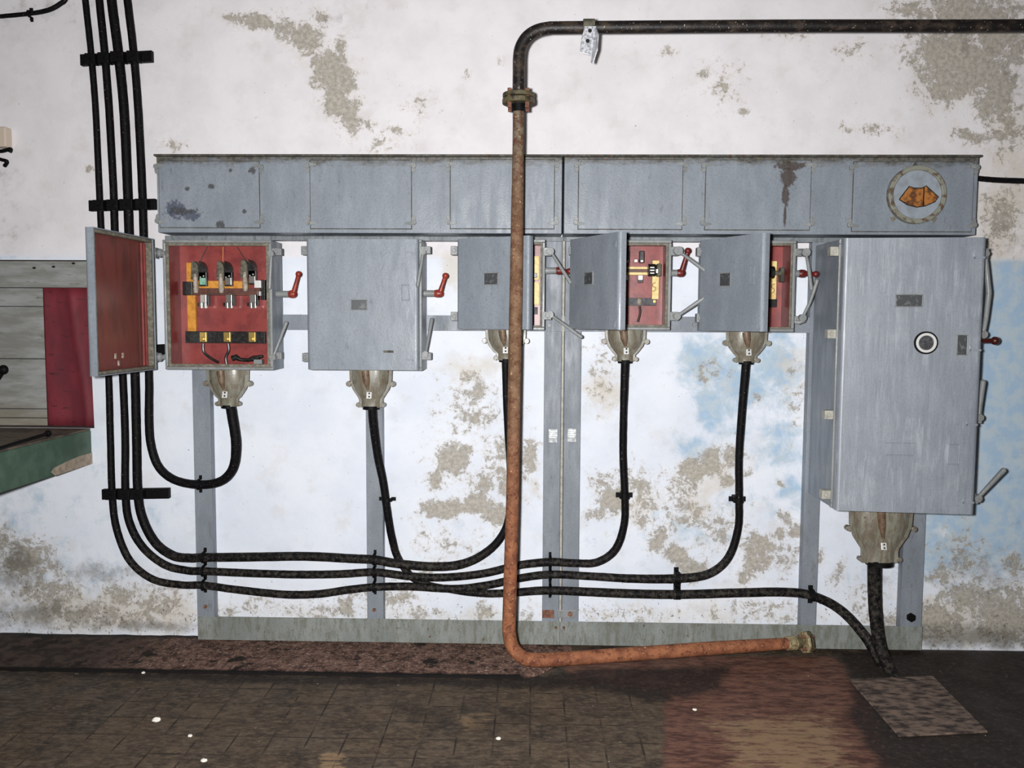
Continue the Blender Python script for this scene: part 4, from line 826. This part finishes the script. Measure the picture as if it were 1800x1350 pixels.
cable('rightmost riser cable looping up in a U into the wide-open box',
      [(218, -57, RY, 6.6), (224, 0, RY, 6.6), (235, 94, RY, 6.6), (243, 194, RY, 6.8), (250, 333, RY, 7), (252.5, 410, RY, 7), (258, 560, RY, 7), (262, 665, RY, 7), (262, 740, RY, 7.5), (266, 785, RY, 7.5), (280, 822, -.05, 7.5), (308, 844, -.06, 7.5), (350, 852, -.07, 8), (388, 846, -.08, 8), (410, 822, -.09, 8.5), (415, 780, -.11, 8.8), (408, 730, -.12, 9), (403, 700, -.125, 9)])
cable('cable from the closed box, passing behind the runs, reaching the floor by the cabinet',
      [(654, 700, -.125, 8), (656, 740, -.11, 8), (664, 800, -.08, 7.5), (674, 850, -.072, 7), (681, 900, -.06, 7), (690, 950, -.035, 7), (702, 985, -.026, 6.8), (733, 1021, -.026, 6.5), (790, 1036, -.032, 6.5), (850, 1043, -.05, 7), (900, 1042, -.068, 7), (966, 1038, HY, 7.5), (1090, 1043, HY, 8), (1190, 1045, HY, 8), (1300, 1042, HY, 8), (1380, 1041, HY, 8), (1430, 1048, HY, 8), (1478, 1073, -.085, 8.5), (1520, 1118, -.13, 9), (1542, 1155, -.17, 9.5), (1560, 1186, -.23, 10)])
cable('thick cable dropping from the tall cabinet gland into the floor',
      [(1537, 985, -.18, 12), (1537, 1040, -.18, 11.5), (1540, 1090, -.185, 11), (1548, 1140, -.20, 11), (1563, 1175, -.26, 11), (1574, 1200, -.31, 11)])
cable('thin black cable leaving the right end of the trunking toward the picture edge',
      [(1708, 312, -.03, 4.6), (1722, 314, -.03, 4.6), (1760, 317, -.02, 4.8), (1830, 319, -.02, 5)])
cable('thin black cable curving across the top left corner of the wall',
      [(-30, 32, -.02, 3.6), (0, 29, -.02, 3.6), (52, 24, -.02, 3.8), (84, 18, -.02, 4), (104, 8, -.02, 4), (117, -6, -.02, 4), (128, -57, -.02, 4)])

# clamp bars of the riser and cable cleats
def clamp_bar(l, r, py0, py1, cxs, Y, label, bar_y=-.018):
    h = 9.5 * PXS(Y); a, b = P(l, py0, bar_y), P(r, py1, bar_y)
    root = thing('clamp_bar', label, 'clamp', ((a + b) / 2) * 1.0, 'black clamp bars of the riser cables')
    m = MB(); m.loft([[Vector((p.x, y, p.z + dz)) for y, dz in ((-.002, -h), (-.002, h), (-.026, h), (-.026, -h))] for p in (a, b)]); m.build('bar', 'black_iron', root, .002)
    for cx, rp in cxs:
        p = P(cx, py0 + (py1 - py0) * (cx - l) / (r - l), Y); rr = rp * PXS(Y); m = MB()
        m.box((p.x - rr - .008, Y - rr - .006, p.z - h * .95), (p.x + rr + .008, Y - rr - .002, p.z + h * .95))
        m.box((p.x - rr - .008, Y - rr - .002, p.z - h * .95), (p.x - rr - .003, -.026, p.z + h * .95)); m.box((p.x + rr + .003, Y - rr - .002, p.z - h * .95), (p.x + rr + .008, -.026, p.z + h * .95))
        s = m.build('saddle', 'black_iron', root, .002)
        MB().cyl((p.x, Y - rr - .005, p.z), (p.x, Y - rr - .012, p.z), .006, 6).build('saddle_bolt', 'black_iron', s)
    return root
clamp_bar(142, 268, 106, 99, ((161, 5.4), (185, 6.4), (209.5, 8), (236, 6.6)), RY, 'topmost black clamp bar across the four riser cables')
clamp_bar(157, 274, 362, 359, ((175.5, 5.6), (200.5, 6.4), (225.5, 8), (251, 7)), RY, 'black clamp bar on the risers just above the open door, meeting the trunking')
clamp_bar(180, 298, 869, 867, ((197, 6.2), (220.5, 6.8), (242.6, 8)), RY, 'lowest black clamp bar on the three remaining riser cables')
clamp_bar(252, 292, 616, 614, ((261, 7),), RY, 'short black clamp bar between the open door and its box')
def cleat(px, pts_y, rpx, label, w=.012, Y=HY, vertical=True, base=FY_, strut=0):
    """saddles over one or more runs; pts_y pixel heights"""
    root = thing('cable_cleat', label, 'cable clamp', P(px, max(pts_y), base), 'black cable cleats')
    for py in pts_y:
        p = P(px, py, Y); r = rpx * PXS(Y) + .001; m = MB(); rings = []
        for k in range(9):
            a_ = -pi / 2 + pi * k / 8
            rings.append([(r, a_), (r + .004, a_)])
        prev = None
        for k in range(8):
            a0, a1 = -pi / 2 + pi * k / 8, -pi / 2 + pi * (k + 1) / 8
            q = lambda rad, a_, dx: (Vector((p.x + dx, p.y - rad * cos(a_), p.z + rad * sin(a_))) if vertical else Vector((p.x + rad * sin(a_), p.y - rad * cos(a_), p.z + dx)))
            m.loft([[q(r, a0, -w / 2), q(r + .004, a0, -w / 2), q(r + .004, a0, w / 2), q(r, a0, w / 2)], [q(r, a1, -w / 2), q(r + .004, a1, -w / 2), q(r + .004, a1, w / 2), q(r, a1, w / 2)]])
        for sg in (-1, 1):
            if vertical: m.box((p.x - w / 2, p.y, p.z + sg * r), (p.x + w / 2, base + .0, p.z + sg * (r + .004))); m.box((p.x - w / 2, base - .004, p.z + sg * r), (p.x + w / 2, base, p.z + sg * (r + .018))); m.cyl((p.x, base - .004, p.z + sg * (r + .011)), (p.x, base - .012, p.z + sg * (r + .011)), .005, 6)
            else: m.box((p.x + sg * r, p.y, p.z - w / 2), (p.x + sg * (r + .004), base, p.z + w / 2)); m.box((p.x + sg * r, base - .004, p.z - w / 2), (p.x + sg * (r + .018), base, p.z + w / 2)); m.cyl((p.x + sg * (r + .011), base - .004, p.z), (p.x + sg * (r + .011), base - .012, p.z), .005, 6)
        m.build('saddle', 'black_iron', root)
        if strut: MB().box((p.x - .012, base, p.z - .009), (p.x + .012, -.002, p.z + .009)).build('strut', 'black_iron', root, .001)
    return root
cleat(358, (980, 1004, 1029), 8, 'triple cleat holding the lower runs on the leftmost rack post')
cleat(658, (984, 1006, 1032), 8, 'triple cleat holding the lower runs on the second rack post')
cleat(967, (988, 1010, 1038), 8, 'triple cleat holding the lower runs at the central seam posts')
cleat(350, (852,), 8, 'single cleat at the bottom of the U-shaped cable loop', Y=-.07)
cleat(680, (878,), 7.2, 'single cleat on the cable below the closed box', Y=-.066, vertical=False, w=.016)
cleat(1098, (872,), 7, 'single cleat on the cable below the box right of the seam', Y=-.08, vertical=False, w=.022, base=-.052, strut=1)
cleat(1298, (879,), 7, 'single cleat on the cable below the box nearest the cabinet', Y=-.08, vertical=False, w=.022, base=-.052, strut=1)
cleat(1427, (1047,), 8.5, 'single cleat on the cable where it crosses the post by the cabinet', w=.02)
cleat(52, (24,), 4, 'small cleat on the thin cable in the top left corner', Y=-.02, base=-.002)
c_ = cleat(1191, (1017, 1044), 8, 'double cleat on a short bracket between seam and tall cabinet', base=-.03, w=.02)
a, b = P(1185, 1050, -.03), P(1197, 1008, -.03); MB().box((a.x, -.03, a.z), (b.x, -.002, b.z)).build('bracket', 'black_iron', c_, .002)

# ------------------------------------------------------------------ conduit pipe
PY_ = -.42
root = thing('conduit_pipe', 'long bent steel pipe, rusty orange below and dark above, crossing in front of the boxes', 'pipe', G(905, 1180, .01))
s_ = PXS(PY_)
top = [P(x, y, PY_) for x, y in ((1900, 45), (1700, 46), (1400, 46), (1100, 48), (985, 49))] + [P(x, y, PY_) for x, y in ((962, 50), (942, 55), (926, 66), (916, 82), (912.5, 100), (912, 130), (911.5, 165))]
MB().tube(smooth_path(top, 5), 10.6 * s_, 20).build('upper_pipe', 'pipe_dark', root, smooth=True)
rz_ = [P(x, y, PY_) for x, y in ((911.5, 190), (911, 260), (909, 400), (907, 520), (904, 680), (901.5, 850), (898, 980), (895, 1090), (895, 1112), (900, 1135), (914, 1152))]
tail = [P(938, 1160, -.405), P(1000, 1157.5, -.37), P(1120, 1149, -.30), P(1260, 1139, -.21), P(1386, 1131, -.13)]
path = rz_ + tail; nn = len(path)
rad = [10 * s_] * 2 + [11 * s_, 11.5 * s_, 11.5 * s_, 11.5 * s_, 12 * s_, 12.3 * s_] + [12.3 * s_] * 3 + [12.8 * s_] * 4 + [11 * s_] * 1
sp = smooth_path(path, 6); rr = []
for i in range(nn - 1):
    for k in range(6): rr.append(rad[i] + (rad[i + 1] - rad[i]) * k / 6)
rr.append(rad[-1])
lab(MB().tube(sp, rr, 22, jit=.0003).build('lower_pipe', 'pipe_rust', root, smooth=True), 'rust orange lower run of the pipe')
c_ = P(911.5, 174, PY_); R_ = 28 * s_
fl_ = MB().cyl((c_.x, c_.y, c_.z + .020), (c_.x, c_.y, c_.z + .004), R_ * .98, 28).build('flange', 'flange_metal', root, .003, True); MB().cyl((c_.x, c_.y, c_.z - .000), (c_.x, c_.y, c_.z - .020), R_, 28).build('flange', 'flange_metal', root, .003, True)
MB().cyl((c_.x, c_.y, c_.z + .004), (c_.x, c_.y, c_.z - .000), R_ * .8, 28).build('flange_gasket', 'black_iron', root)
MB().cyl((c_.x, c_.y, c_.z - .02), (c_.x, c_.y, c_.z - .048), 12 * s_, 20).build('flange_neck', 'black_iron', root, smooth=True)
for k in range(4):
    a_ = pi / 4 + k * pi / 2; q = c_ + Vector((cos(a_) * R_ * .76, sin(a_) * R_ * .76, 0)); MB().cyl(q + Vector((0, 0, .032)), q - Vector((0, 0, .040)), .009, 6).build('flange_bolt', 'bolt_rust', root, .001)
e = P(1386, 1131, -.13); dr = (e - P(1260, 1139, -.21)).normalized()
MB().cyl(e - dr * .01, e + dr * .035, .030, 20).build('coupling_nut', 'brass_coupling', root, .003, True); MB().cyl(e + dr * .035, e + dr * .06, .024, 20).build('coupling_nut', 'flange_metal', root, .003, True)
q = e + dr * .07
MB().cyl(q, q + dr * .014, .048, 8).build('end_flange', 'brass_coupling', root, .003); MB().cyl(q + dr * .018, q + dr * .03, .05, 8).build('end_flange', 'flange_metal', root, .003)
for k in range(4):
    a_ = k * pi / 2 + .5; pp_ = q + Vector((0, cos(a_) * .036, sin(a_) * .036)); MB().cyl(pp_ - dr * .012, pp_ + dr * .045, .007, 6).build('flange_bolt', 'bolt_rust', root)
# galvanised bracket hanging from the pipe
root = thing('angle_bracket', 'shiny galvanised angle bracket clamped to the upper pipe', 'bracket', P(1035, 100, PY_))
k_ = P(1035, 48, PY_)
m = MB().ring((0, 0), 10.9 * s_, 13.6 * s_, -.022, .022)
for v in m.bm.verts: v.co = k_ + Vector((v.co.y, v.co.x, v.co.z))
m.build('pipe_clip', 'arc_chute_grey', root, .002, True)
Yb = PY_ - 13.6 * s_
f_ = lambda x, y, Y: P(x, y, Y)
pl_a = [(1028, 46), (1048, 46), (1044, 70), (1040, 97), (1019, 92), (1022, 68)]
m = MB(); A = [f_(x, y, Yb - .004) for x, y in pl_a]; B = [p + Vector((0, .004, 0)) for p in A]; m.loft([A, B])
pb_ = [(1048, 50), (1052, 70), (1049, 90), (1044, 112), (1038, 110), (1041, 70)]
A = [f_(1047, 50, Yb - .004), f_(1044, 70, Yb - .004), f_(1038, 110, Yb - .004), f_(1041, 112, Yb - .03), f_(1049, 88, Yb - .05), f_(1051, 60, Yb - .04)]
m.loft([A, [p + Vector((.004, 0, 0)) for p in A]]); m.build('angle', 'galvanised', root, .001)
m = MB()
for x, y in ((1037, 54), (1033, 72)): p = f_(x, y, Yb - .0045); m.cyl(p, p + Vector((0, -.0012, 0)), .0075, 12)
m.build('bolt_hole', 'black_hole', root)

for o in bpy.data.objects:
    if '_o' in o: del o['_o']
